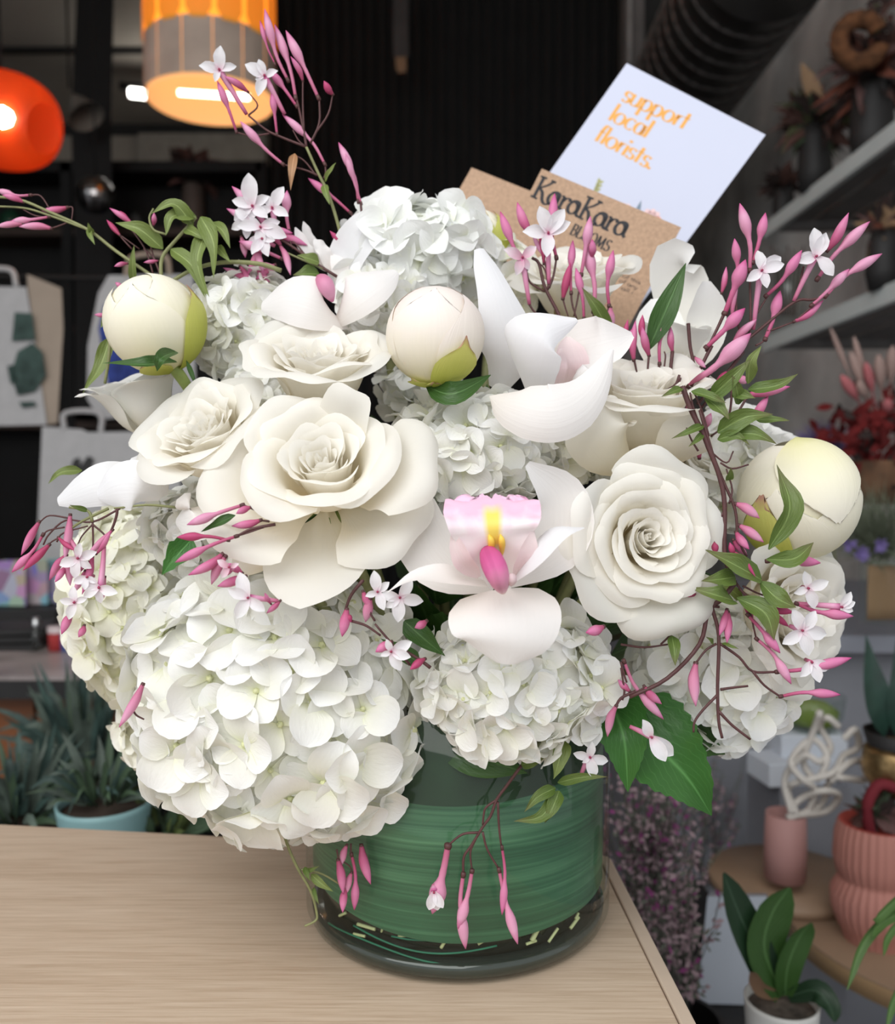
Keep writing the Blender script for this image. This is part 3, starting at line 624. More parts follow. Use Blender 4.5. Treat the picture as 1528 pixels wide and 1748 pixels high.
# white box pedestal
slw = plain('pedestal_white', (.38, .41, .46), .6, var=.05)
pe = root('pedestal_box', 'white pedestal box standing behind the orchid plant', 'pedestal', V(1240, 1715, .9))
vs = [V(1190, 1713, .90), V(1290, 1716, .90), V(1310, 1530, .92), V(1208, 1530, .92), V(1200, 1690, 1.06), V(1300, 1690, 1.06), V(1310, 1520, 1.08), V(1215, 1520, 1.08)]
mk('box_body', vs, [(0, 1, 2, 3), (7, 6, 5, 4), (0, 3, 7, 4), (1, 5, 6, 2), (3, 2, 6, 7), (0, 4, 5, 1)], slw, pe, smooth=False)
st2 = root('plinth', 'dark low plinth under the white pedestal box', 'plinth', V(1240, 1716, .95)); z = V(1240, 1714, .9).z
slab('plinth_block', V(1120, 0, .9).x, V(1330, 0, .9).x, .86, 1.16, .01, z - .002, M['black2'], st2)
# orchid plant in white pot
op = root('orchid_plant', 'young orchid plant with broad green leaves in a white pot', 'plant', V(1332, 1700, .70))
og = leafmat('orchid_leaf', (.045, .11, .025), (.06, .14, .035)); ogd = leafmat('orchid_leaf_dark', (.018, .045, .02), (.022, .055, .025))
k = px(.7)
for pts, w_, mm, tw_ in (([(1325, 1700), (1290, 1620), (1262, 1560), (1235, 1490)], 30, ogd, .3), ([(1335, 1700), (1305, 1620), (1318, 1560), (1348, 1515)], 36, og, 0), ([(1340, 1700), (1345, 1650), (1365, 1600), (1385, 1575)], 24, og, .4), ([(1330, 1700), (1300, 1690), (1285, 1670), (1280, 1660)], 12, plain('dry_sheath', (.16, .09, .05), .8), 0), ([(1345, 1702), (1390, 1690), (1415, 1715), (1425, 1745)], 20, ogd, 0)):
    blade('leaf', op, mm, [V(x, y, .70 - .01 * i) for i, (x, y) in enumerate(pts)], w_ * k, (.1, -1, .25), prof='strap', cup=.5, tw=tw_, nv=16)
wp = plain('white_ceramic', (.62, .61, .58), .4, var=.03)
lathe('pot', op, wp, V(1332, 1860, .70), [(1e-4, 0), (52 * k, 0), (56 * k, 80 * k), (61 * k, 150 * k), (62 * k, 158 * k), (58 * k, 158 * k), (55 * k, 140 * k)], 40)
lathe('bark', op, plain('bark_mix', (.10, .08, .065), .95, var=.6, scale=90, bump=1), V(1332, 1860, .70), [(1e-4, 148 * k), (57 * k, 142 * k)], 24)
ps = root('plant_stool', 'dark stool under the white orchid pot', 'stool', V(1332, 1864, .7)); zz = V(1332, 1862, .7).z
lathe('stool_top', ps, M['black2'], (V(1332, 0, .7).x, V(1332, 1862, .7).y, zz), [(1e-4, -.002), (.06, -.002), (.06, -.02), (1e-4, -.02)], 28)
lathe('stool_leg', ps, M['black2'], (V(1332, 0, .7).x, V(1332, 1862, .7).y, 0), [(.05, 0), (.012, .03), (.012, zz - .02)], 20)
# spider plant leaves entering at lower right
sp2 = root('spider_plant', 'striped arching leaves of a plant at the lower right edge', 'plant', V(1600, 1560, .62))
sg = leafmat('arching_leaf', (.07, .15, .03), (.10, .19, .05))
for pts, w_ in (([(1600, 1510), (1528, 1555), (1475, 1610), (1446, 1690)], 9), ([(1600, 1540), (1535, 1560), (1500, 1580), (1488, 1600)], 8), ([(1600, 1560), (1545, 1570), (1515, 1600), (1508, 1632)], 7), ([(1600, 1640), (1550, 1670), (1525, 1710), (1512, 1760)], 8), ([(1600, 1500), (1540, 1530), (1500, 1565), (1490, 1570)], 8)):
    blade('leaf', sp2, sg, [V(x, y, .62 - .01 * i) for i, (x, y) in enumerate(pts)], w_ * px(.62), (0, -1, .3), prof='strap', cup=.6, fold=.2, nv=16)
lathe('pot', sp2, M['black2'], V(1620, 1640, .62), [(1e-4, 0), (.02, 0), (.03, .05), (.028, .05)], 24)
# heather bushes between table and pedestal
hd = plain('heather_green', (.12, .13, .10), .9, var=.4); hp = plain('heather_mauve', (.34, .24, .26), .9, var=.3); hm = plain('heather_magenta', (.24, .05, .17), .9); hb = plain('heather_brown', (.06, .04, .04), .9)
def heather(label, cx, cy, d, bx, by, n, seed, top):
    r = root('heather_bush', label, 'shrub', V(cx, cy, d)); rnd = random.Random(seed)
    sets = {0: ([], []), 1: ([], []), 2: ([], [])}
    for i in range(n):
        x1 = cx + rnd.gauss(0, bx * .45); y1 = top + abs(rnd.gauss(0, by * .35)); p0 = V(cx + rnd.gauss(0, 10), cy, d); p1 = V(x1, y1, d + rnd.uniform(-.06, .06))
        m_ = p0.lerp(p1, .55) + Vector((rnd.uniform(-.01, .01), 0, .01)); P = spline([p0, m_, p1], 5)
        tv, tf, _ = tube_data(P, .0006, 3, False); vs, f = sets[0]; b0 = len(vs); vs += tv; f += [tuple(a + b0 for a in t_) for t_ in tf]
        for j in range(16):
            q_ = P[2].lerp(P[5], rnd.random()) if rnd.random() < .8 else P[1].lerp(P[3], rnd.random()); s_ = 1 if rnd.random() < .55 else (2 if rnd.random() < .25 else 0)
            vs, f = sets[s_]; b0 = len(vs); d_ = Vector((rnd.gauss(0, 1), rnd.gauss(0, 1), rnd.gauss(0, 1))).normalized() * rnd.uniform(.004, .011); e_ = d_.orthogonal().normalized() * (.0022 if s_ else .0014)
            vs += [q_, q_ + d_ * .6 + e_, q_ + d_, q_ + d_ * .6 - e_]; f.append((b0, b0 + 1, b0 + 2, b0 + 3))
    for s_, (nm, mm) in enumerate((('foliage', hd), ('flower_heads', hp), ('magenta_flowers', hm))):
        mk(nm, *sets[s_], mm, r, kind='stuff')
    lathe('pot', r, M['black2'], V(cx, cy, d) - Vector((0, 0, .1)), [(1e-4, 0), (.035, 0), (.045, .1), (.04, .1)], 24)
heather('mauve heather bush right behind the table corner', 1110, 1640, .86, 130, 330, 110, 1, 1290)
heather('mauve heather bush between hydrangea leaf and pink vase', 1200, 1540, 1.38, 120, 270, 130, 2, 1275)
heather('low brown heather bush beside the white pedestal box', 1150, 1740, .80, 70, 260, 60, 3, 1480)
# ------------------------------------------------------------------ table
TZ = CZ - .235
oak, t, b, o = nt('oak_laminate')
tc = N(t, 'ShaderNodeTexCoord'); mp = N(t, 'ShaderNodeMapping'); mp.inputs['Rotation'].default_value = (0, 0, .02); mp.inputs['Scale'].default_value = (14, 420, 1)
t.links.new(tc.outputs['Object'], mp.inputs[0]); nz = N(t, 'ShaderNodeTexNoise', i_Scale=1.5, i_Detail=7., i_Roughness=.65); t.links.new(mp.outputs[0], nz.inputs['Vector'])
mp2 = N(t, 'ShaderNodeMapping'); mp2.inputs['Scale'].default_value = (1.2, 16, 1); t.links.new(tc.outputs['Object'], mp2.inputs[0]); nz2 = N(t, 'ShaderNodeTexNoise', i_Scale=2., i_Detail=3.); t.links.new(mp2.outputs[0], nz2.inputs['Vector'])
mxn = N(t, 'ShaderNodeMath', operation='MULTIPLY_ADD'); mxn.inputs[1].default_value = .7; t.links.new(nz.outputs[0], mxn.inputs[0])
m3 = N(t, 'ShaderNodeMath', operation='MULTIPLY'); m3.inputs[1].default_value = .3; t.links.new(nz2.outputs[0], m3.inputs[0]); t.links.new(m3.outputs[0], mxn.inputs[2])
r = ramp(t, [(.30, (.42, .30, .205)), (.5, (.57, .44, .325)), (.7, (.67, .54, .42))], mxn.outputs[0]); t.links.new(r.outputs[0], b.inputs['Base Color'])
b.inputs['Roughness'].default_value = .42; b.inputs['Specular IOR Level'].default_value = .35
bp = N(t, 'ShaderNodeBump', i_Strength=.15, i_Distance=.0004); t.links.new(nz.outputs[0], bp.inputs['Height']); t.links.new(bp.outputs[0], b.inputs['Normal'])
table = root('display_table', 'light oak table with pale edge strip carrying the flower vase', 'table', (-.1, .4, 0))
BL = G(-420, 1384, TZ); BR = G(1034, 1460, TZ)
FRx = G(1195, 1748, TZ)
ed = (FRx - G(1045, 1462, TZ)).normalized()
C0 = G(1040, 1461, TZ); C1 = C0 + ed * .62
sidev = (BL - C0).normalized()
th = .022
def prism(name, parent, mat, pts, z0, z1, bev=.001):
    n = len(pts); vs = [(p.x, p.y, z1) for p in pts] + [(p.x, p.y, z0) for p in pts]
    f = [tuple(range(n)), tuple(range(2 * n - 1, n - 1, -1))] + [(i, i + n, (i + 1) % n + n, (i + 1) % n) for i in range(n)]
    o = mk(name, vs, f, mat, parent, smooth=False)
    if bev: m = o.modifiers.new('b', 'BEVEL'); m.width = bev; m.segments = 2; m.limit_method = 'ANGLE'
    return o
sw_ = .0072
inn = -ed.cross(Vector((0, 0, 1))).normalized()
if inn.x > 0: inn = -inn
A0 = C0 + inn * sw_
prism('tabletop', table, oak, [A0, BL, BL + ed * .66, A0 + ed * .6], TZ - th, TZ)
strip = [C0 + inn * sw_, C0 + inn * .0035 + ed * .0005, C0 + ed * .005, C1, C1 + inn * (sw_ - .0004), C0 + inn * (sw_ - .0004) + ed * .001]
es_ = plain('edge_strip', (.58, .46, .36), .4, var=.06, scale=30)
prism('edge_strip', table, es_, [C0 + inn * (sw_ - .0005), C0 + inn * .004 , C0 + inn * .001 + ed * .002, C0 + ed * .006, C1, C1 + inn * (sw_ - .0005)], TZ - th, TZ + .0006, .0008)
for (x, y) in ((-.28, .56), (.08, .50), (-.28, .05), (.08, .05)): slab('leg', x - .015, x + .015, y - .015, y + .015, 0, TZ - th, M['black2'], table)

# ------------------------------------------------------------------ vase
VC = G(781, 1545, TZ); VC.z = TZ; VR = .0815; VH = .125
vase = root('glass_vase', 'clear glass cylinder vase lined with a wrapped green leaf, on the oak table', 'vase', VC)
vg = M['glass']
lathe('glass_wall', vase, vg, VC, [(1e-4, .0004), (VR * .90, .0004), (VR * .965, .0022), (VR, .008), (VR, VH - .001), (VR - .0012, VH), (VR - .0026, VH - .001)], 96)
lathe('glass_base', vase, plain('thick_glass_edge', (.022, .032, .026), .08, spec=.8), VC, [(1e-4, .001), (VR * .89, .001), (VR * .955, .0035), (VR * .965, .009), (VR * .93, .010), (1e-4, .010)], 96)
wm, t, b, o = nt('leaf_lining')
uv = N(t, 'ShaderNodeTexCoord'); mp = N(t, 'ShaderNodeMapping'); mp.inputs['Scale'].default_value = (1, 1, 420); mp.inputs['Rotation'].default_value = (0, .03, 0)
t.links.new(uv.outputs['Object'], mp.inputs[0]); n1 = N(t, 'ShaderNodeTexNoise', i_Scale=1.2, i_Detail=4.); t.links.new(mp.outputs[0], n1.inputs['Vector'])
mp2 = N(t, 'ShaderNodeMapping'); mp2.inputs['Scale'].default_value = (9, 9, 70); t.links.new(uv.outputs['Object'], mp2.inputs[0]); n2 = N(t, 'ShaderNodeTexNoise', i_Scale=1., i_Detail=3.); t.links.new(mp2.outputs[0], n2.inputs['Vector'])
ma = N(t, 'ShaderNodeMath', operation='MULTIPLY_ADD'); ma.inputs[1].default_value = .45; t.links.new(n1.outputs[0], ma.inputs[0])
mb_ = N(t, 'ShaderNodeMath', operation='MULTIPLY'); mb_.inputs[1].default_value = .55; t.links.new(n2.outputs[0], mb_.inputs[0]); t.links.new(mb_.outputs[0], ma.inputs[2])
r = ramp(t, [(.34, (.016, .060, .028)), (.5, (.035, .125, .060)), (.66, (.10, .25, .13))], ma.outputs[0]); t.links.new(r.outputs[0], b.inputs['Base Color'])
b.inputs['Roughness'].default_value = .4; b.inputs['Specular IOR Level'].default_value = .5
bp = N(t, 'ShaderNodeBump', i_Strength=.3, i_Distance=.0006); t.links.new(n1.outputs[0], bp.inputs['Height']); t.links.new(bp.outputs[0], b.inputs['Normal'])
# the leaf lining: a band inside the glass whose lower edge rises at the left
vs = []; uvv = []; nu, nv = 90, 6
for j in range(nv + 1):
    for i in range(nu + 1):
        a = lerp(-1.15 * PI, .15 * PI, i / nu)
        lo = .020 + .010 * max(0, -math.cos(a)) ** 2 + .004 * max(0, math.cos(a)) ** 2; hi = .104 + .004 * math.sin(a * 2)
        z = lerp(lo, hi, j / nv); vs.append(VC + Vector((math.cos(a) * (VR - .0036), math.sin(a) * (VR - .0036), z))); uvv.append((i / nu, j / nv))
mk('leaf_lining', vs, grid_faces(nu, nv), wm, vase, uvv)
vs = []; uvv = []
for j in range(nv + 1):
    for i in range(nu + 1):
        a = lerp(-1.0 * PI, .4 * PI, i / nu); lo = .096 + .012 * math.sin(a * 1.3 + .6); z = lerp(lo, VH - .002, j / nv)
        vs.append(VC + Vector((math.cos(a) * (VR - .0030), math.sin(a) * (VR - .0030), z))); uvv.append((i / nu, j / nv))
mk('folded_leaf', vs, grid_faces(nu, nv), plain('folded_leaf', (.018, .045, .020), .7, var=.3, scale=40), vase, uvv)
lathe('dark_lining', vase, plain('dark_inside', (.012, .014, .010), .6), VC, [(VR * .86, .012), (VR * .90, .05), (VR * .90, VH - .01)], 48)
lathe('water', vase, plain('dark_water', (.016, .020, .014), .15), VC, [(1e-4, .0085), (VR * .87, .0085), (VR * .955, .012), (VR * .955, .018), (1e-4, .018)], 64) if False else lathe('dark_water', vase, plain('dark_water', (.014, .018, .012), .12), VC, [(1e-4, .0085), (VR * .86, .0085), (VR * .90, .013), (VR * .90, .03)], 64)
rnd = random.Random(2)
tw = plain('twine_green', (.02, .16, .09), .5)
for k in range(3):
    tube('twine', vase, tw, [VC + Vector((math.cos(a) * VR * .935, math.sin(a) * VR * .935, .011 + .005 * k + .002 * math.sin(a * 5 + k))) for a in [-2.6 + .12 * i + .3 * k for i in range(9)]], .0005, 5)
sc_ = plain('cut_stem', (.50, .54, .28), .5)
for (x, y, a, l, wd) in ((700, 1612, 1.3, 20, 5), (760, 1622, .5, 14, 6), (830, 1618, 1.1, 18, 5), (945, 1612, .9, 14, 5), (580, 1575, 1.0, 12, 5), (612, 1567, 1.2, 16, 7), (657, 1590, .3, 18, 4), (625, 1597, 1.5, 20, 6), (612, 1612, 1.4, 14, 5), (912, 1610, .6, 12, 9), (905, 1625, 1.5, 10, 5), (987, 1590, 1.2, 14, 6), (992, 1578, .9, 6, 5)):
    P_ = V(x, y, .43); dd = Vector((P_.x - VC.x, 0)); ang = math.asin(max(-.98, min(.98, (P_.x - VC.x) / (VR * .93))))
    yy = VC.y - VR * .925 * math.cos(ang); q_ = V(x, y, yy / (FW.y)); z = CZ + (810 - y) / F * yy
    c = Vector((VC.x + VR * .925 * math.sin(ang), yy, z)); l *= .00028; d_ = Vector((math.cos(ang) * math.sin(a), math.sin(ang) * math.sin(a), math.cos(a)))
    tube('cut_stem', vase, sc_, [c - d_ * l, c, c + d_ * l], wd * .00014, 8)

# ------------------------------------------------------------------ cards
class Card:
    """flat card: top-left corner p, a point q on its top edge, a point w on its left edge (all x, y, depth); w's depth is solved so the corner is square"""
    def __init__(s, p, q, w):
        s.k = px(p[2]); s.o = V(*p); A_ = (V(*q) - s.o).normalized(); lo, hi = p[2] - .25, p[2] + .25
        g = lambda d: (V(w[0], w[1], d) - s.o).dot(A_)
        for _ in range(50):
            m_ = (lo + hi) / 2
            if (g(lo) > 0) == (g(m_) > 0): lo = m_
            else: hi = m_
        s.a = A_; s.b = (V(w[0], w[1], lo) - s.o); s.b = (s.b - s.a * s.a.dot(s.b)).normalized(); s.n = s.a.cross(s.b)
        if s.n.dot(FW) > 0: s.n = -s.n
        s.sa = s.sb = 1.
    def uv(s, x, y):
        r = V(x, y, 1) - CAMP; h = CAMP + r * ((s.o - CAMP).dot(s.n) / r.dot(s.n)) - s.o
        return h.dot(s.a) / s.k, h.dot(s.b) / s.k
    def at(s, u, v, n=0.): return s.o + s.a * (u * s.k / s.sa) + s.b * (v * s.k / s.sb) + s.n * n
    def sheet(s, name, label, cat, u, v, m, th=.0004):
        r = root(name, label, cat, s.at(u / 2, v)); s.r = r
        q = [s.at(0, 0), s.at(u, 0), s.at(u, v), s.at(0, v)]; vs = q + [p - s.n * th for p in q]
        mk('sheet', vs, [(0, 1, 2, 3), (7, 6, 5, 4), (0, 4, 5, 1), (1, 5, 6, 2), (2, 6, 7, 3), (3, 7, 4, 0)], m, r, smooth=False); return r
    def strokes(s, name, m, items, h=.00012, label=None):
        """items: list of polylines [(u, v)], pen (thick, thin, angle) -> one flat mesh of ribbons"""
        vs = []; f = []
        for pts, pen in items:
            P = spline([Vector((x, y, 0)) for x, y in pts], max(2, 5 * (len(pts) - 1))) if len(pts) > 2 else [Vector((x, y, 0)) for x, y in pts]
            b0 = len(vs); n = len(P) - 1
            for j, p in enumerate(P):
                T = (P[min(j + 1, n)] - P[max(j - 1, 0)]).normalized(); nn = Vector((-T.y, T.x, 0))
                w_ = lerp(pen[1], pen[0], abs(T.y * math.cos(pen[2]) + T.x * math.sin(pen[2])) ** 1.5) / 2
                for sg_ in (-1, 1):
                    q = p + nn * (w_ * sg_); vs.append(s.at(q.x, q.y, h))
            f += [(b0 + 2 * j, b0 + 2 * j + 1, b0 + 2 * j + 3, b0 + 2 * j + 2) for j in range(n)]
        return mk(name, vs, f, m, s.r, smooth=False, label=label)
def arc(cx, cy, rx, ry, a0, a1, n=9): return [(cx + rx * math.cos(math.radians(lerp(a0, a1, i / n))), cy + ry * math.sin(math.radians(lerp(a0, a1, i / n)))) for i in range(n + 1)]
# letters on a unit grid: x to the right, y DOWN from the baseline (negative = up), x-height 1, ascender 1.7
def glyph(c):
    A = arc
    g = {
     's': ([A(.36, -.74, .25, .24, -20, -270, 10)[:], A(.33, -.25, .27, .25, -90, 160, 10)], .72),
     'u': ([[(.1, -1), (.1, -.35)] + A(.42, -.32, .32, .32, 180, 20, 8), [(.78, -1), (.78, 0)]], 1.0),
     'p': ([[(.12, -1), (.12, .62)], A(.46, -.5, .40, .5, -150, 150, 16)], 1.02),
     'o': ([A(.5, -.5, .42, .5, 0, 360, 20)], 1.08),
     'r': ([[(.14, -1), (.14, 0)], [(.14, -.6), (.3, -.92), (.55, -.98)]], .62),
     't': ([[(.26, -1.45), (.26, 0)], [(0, -1), (.56, -1)]], .62),
     'l': ([[(.14, -1.7), (.14, 0)]], .36),
     'c': ([A(.5, -.5, .42, .5, -45, -315, 16)], .9),
     'a': ([A(.46, -.5, .38, .5, 0, 360, 18), [(.86, -1), (.86, 0)]], 1.08),
     'f': ([[(.2, 0), (.2, -1.2), (.34, -1.66), (.62, -1.62)], [(0, -1), (.5, -1)]], .54),
     'i': ([[(.14, -1), (.14, 0)], [(.14, -1.52), (.14, -1.30)]], .36),
     '.': ([[(.14, -.2), (.14, .02)]], .34),
     ' ': ([], .5),
     'e': ([[(.1, -.5), (.85, -.55)] + A(.48, -.5, .38, .5, -10, -320, 14)], .92),
     'n': ([[(.12, -1), (.12, 0)], [(.12, -.6), (.3, -.95), (.6, -.95), (.74, -.6), (.74, 0)]], .92),
     'y': ([[(.08, -1), (.4, -.1)], [(.8, -1), (.4, -.1), (.2, .5), (0, .55)]], .86),
     'h': ([[(.12, -1.7), (.12, 0)], [(.12, -.6), (.3, -.95), (.6, -.95), (.74, -.6), (.74, 0)]], .92),
     'd': ([A(.42, -.5, .36, .5, 0, 360, 16), [(.8, -1.7), (.8, 0)]], 1.),
     'k': ([[(.12, -1.7), (.12, 0)], [(.7, -1), (.16, -.42), (.75, 0)]], .85),
     'L': ([[(.16, -1.7), (.16, 0)], [(0, -1.7), (.34, -1.7)], [(0, 0), (.85, 0), (.88, -.32)]], 1.0),
     'B': ([[(.18, -1.7), (.18, 0)], [(0, -1.7), (.5, -1.7)] + A(.5, -1.29, .32, .41, -90, 90, 8) + [(.18, -.88)], [(.18, -.88), (.5, -.88)] + A(.52, -.44, .38, .44, -90, 90, 8) + [(0, 0)]], 1.05),
     'O': ([A(.58, -.85, .5, .87, 0, 360, 20)], 1.24),
     'M': ([[(.16, 0), (.24, -1.7)], [(.24, -1.7), (.68, -.1)], [(.68, -.1), (1.14, -1.7)], [(1.14, -1.7), (1.24, 0)], [(0, 0), (.34, 0)], [(1.06, 0), (1.42, 0)]], 1.5),
     'S': ([A(.46, -1.27, .34, .41, -30, -270, 12), A(.42, -.43, .38, .43, -90, 160, 12)], .95),
     'K': ([[(.3, -1.7), (.3, 0)], [(.04, -1.68), (.56, -1.70)], [(.04, -.02), (.58, 0)], [(1.12, -1.66), (.78, -1.2), (.34, -.82)], [(.9, -1.7), (1.3, -1.68)], [(.34, -.86), (.7, -.6), (.96, -.05), (1.3, .14), (1.6, -.15)]], 1.28),
     'A': ([A(.42, -.46, .34, .46, 0, 360, 16), [(.14, -.86), (.45, -1.06), (.78, -.9), (.82, -.2), (1.0, 0)]], .98),
     'R': ([[(.22, -1), (.22, 0)], [(.02, -.96), (.24, -1)], [(.02, 0), (.46, 0)], [(.24, -.6), (.42, -.92), (.66, -.96), (.72, -.78)]], .76),
    }
    return g[c]
def settext(card, txt, p0, p1, xh, pen, name, m, label=None, track=0.):
    """the baseline runs from pixel p0 to pixel p1"""
    (u0, v0), (u1, v1) = card.uv(*p0), card.uv(*p1); L_ = math.hypot(u1 - u0, v1 - v0); cx, cy = (u1 - u0) / L_, (v1 - v0) / L_
    W_ = sum(glyph(c)[1] + track for c in txt); sx = L_ / W_; x = 0; it = []
    for c in txt:
        st, adv = glyph(c)
        for s in st: it.append(([(u0 + (x + q[0] * sx) * cx - q[1] * xh * cy, v0 + (x + q[0] * sx) * cy + q[1] * xh * cx) for q in s], pen))
        x += (adv + track) * sx
    return card.strokes(name, m, it, label=label)
white = plain('card_white', (.60, .63, .77), .6, var=.01); kraft = plain('kraft_card', (.46, .305, .205), .85, var=.13, scale=500, bump=.1)
ink = plain('black_ink', (.03, .03, .035), .7); org = plain('orange_ink', (.85, .42, .10), .7, var=.03)
c1 = Card((1070, 108, .640), (1307, 230, .600), (945, 285))
u_, v_ = c1.uv(1307, 230)
c1.sheet('greeting_card', 'white card reading support local florists, standing behind the flowers', 'card', u_, u_ * 1.42, white)
settext(c1, 'support', (1060, 171), (1169, 222), 18.5, (6.4, 1.6, 0), 'orange_lettering', org)
settext(c1, 'local', (1038, 204), (1103, 236), 18.5, (6.4, 1.6, 0), 'orange_lettering', org)
settext(c1, 'florists.', (1014, 239), (1110, 290), 18.5, (6.4, 1.6, 0), 'orange_lettering', org)
def sticker(pts, w_, m, prof='petal'):
    P = [c1.at(x, y, .00015) for x, y in pts]
    blade('printed_flower', c1.r, m, P, w_ * c1.k, c1.n, prof=prof, cup=0, nu=4, nv=8)
pg = plain('print_leaf_green', (.42, .42, .20), .7); pp_ = plain('print_pink', (.85, .60, .60), .7); po = plain('print_coral', (.85, .42, .30), .7); pbz = plain('print_slate', (.20, .26, .33), .7)
def P_(x, y): return c1.uv(x, y)
g0, g1 = P_(1012, 338), P_(1025, 305)
sticker([g0, g1], 3, pg, 'lance')
for k in range(4):
    q_ = (lerp(g0[0], g1[0], .2 + k * .2), lerp(g0[1], g1[1], .2 + k * .2)); sticker([q_, (q_[0] + 7, q_[1] - 6)], 3, pg, 'lance'); sticker([q_, (q_[0] - 5, q_[1] - 7)], 3, pg, 'lance')
f0 = P_(1062, 366)
for a in range(7): sticker([f0, (f0[0] + 20 * math.cos(a * .52), f0[1] - 20 * math.sin(a * .52))], 8, pp_, 'round')
sticker([P_(1086, 368), P_(1095, 342)], 4, pbz, 'lance')
f0 = P_(1108, 376)
for a in range(6): sticker([f0, (f0[0] + 20 * math.cos(a * .6), f0[1] - 20 * math.sin(a * .6))], 7, po if a in (0, 1) else pp_, 'round')
c3 = Card((805, 286, .615), (903, 325, .605), (755, 375))
c3.sheet('kraft_card', 'blank brown kraft card half hidden behind the lettered one', 'card', 190, 190, kraft)
c2 = Card((925, 288, .565), (1163, 388, .540), (880, 376))
u_, v_ = c2.uv(1163, 388)
c2.sheet('business_card', 'brown kraft business card with black shop lettering', 'card', u_, 190, kraft)
settext(c2, 'KARAKARA', (905, 334), (1064, 405), 22, (6.0, 2.6, .35), 'shop_lettering', ink, track=-.06)
settext(c2, 'BLOOMS', (972, 399), (1038, 430), 11, (3.2, 1.2, .3), 'shop_lettering', ink)
settext(c2, 'the site side of this', (1000, 446), (1093, 486), 3.6, (.9, .6, 0), 'small_print', ink)
settext(c2, 'Like art of any', (1016, 463), (1088, 495), 3.6, (.9, .6, 0), 'small_print', ink)
settext(c2, 'local to all i', (1010, 472), (1080, 503), 3.6, (.9, .6, 0), 'small_print', ink)
# ------------------------------------------------------------------ flower builders
VIN = VC + Vector((0, 0, .06))          # where the stems gather in the vase
def ok_local(r, c): r['wl'] = tuple(c)
HP = []
def hyd_meshes():
    rnd = random.Random(9)
    for k in range(7):
        cup = rnd.uniform(.25, .75); tipz = rnd.choice([-.12, -.05, .06, .14, .0, -.16, .18]); wd = rnd.uniform(.50, .58)
        vs, f, uv = blade_data([(0, .03, 0), (0, .35, .05), (0, .72, .06 + tipz * .4), (0, 1.0, tipz)], wd, (0, 0, 1), prof=[.18, .5, .78, .95, 1.02, 1, .9, .68, .22] if k % 2 else [.16, .52, .84, 1, 1.04, .98, .84, .56, .14], cup=cup, ruf=.06, fr=1.6, nu=6, nv=9, seed=k)
        me = bpy.data.meshes.new('petal'); me.from_pydata([tuple(v) for v in vs], [], f); me.polygons.foreach_set('use_smooth', [True] * len(me.polygons))
        ul = me.uv_layers.new(name='UVMap'); fl = []
        for l in me.loops: fl.extend(uv[l.vertex_index])
        ul.data.foreach_set('uv', fl); me.materials.append(None); HP.append(me)
    cs = bpy.data.meshes.new('floret_centre'); vv = []; n = 6
    for j in range(5):
        a = PI / 2 * j / 4
        for i in range(n): vv.append((.085 * math.cos(a) * math.cos(i * 2 * PI / n), .085 * math.cos(a) * math.sin(i * 2 * PI / n), .05 + .10 * math.sin(a)))
    cs.from_pydata(vv, [], grid_faces(n, 4, wrap=True)); cs.materials.append(M['centre']); return cs
HC = hyd_meshes()
def raw(name, me, parent, mw, mat=None):
    o = bpy.data.objects.new(name, me); sc.collection.objects.link(o); o.parent = parent; o.matrix_basis = mw
    if mat is not None:
        o.material_slots[0].link = 'OBJECT'; o.material_slots[0].material = mat
    return o
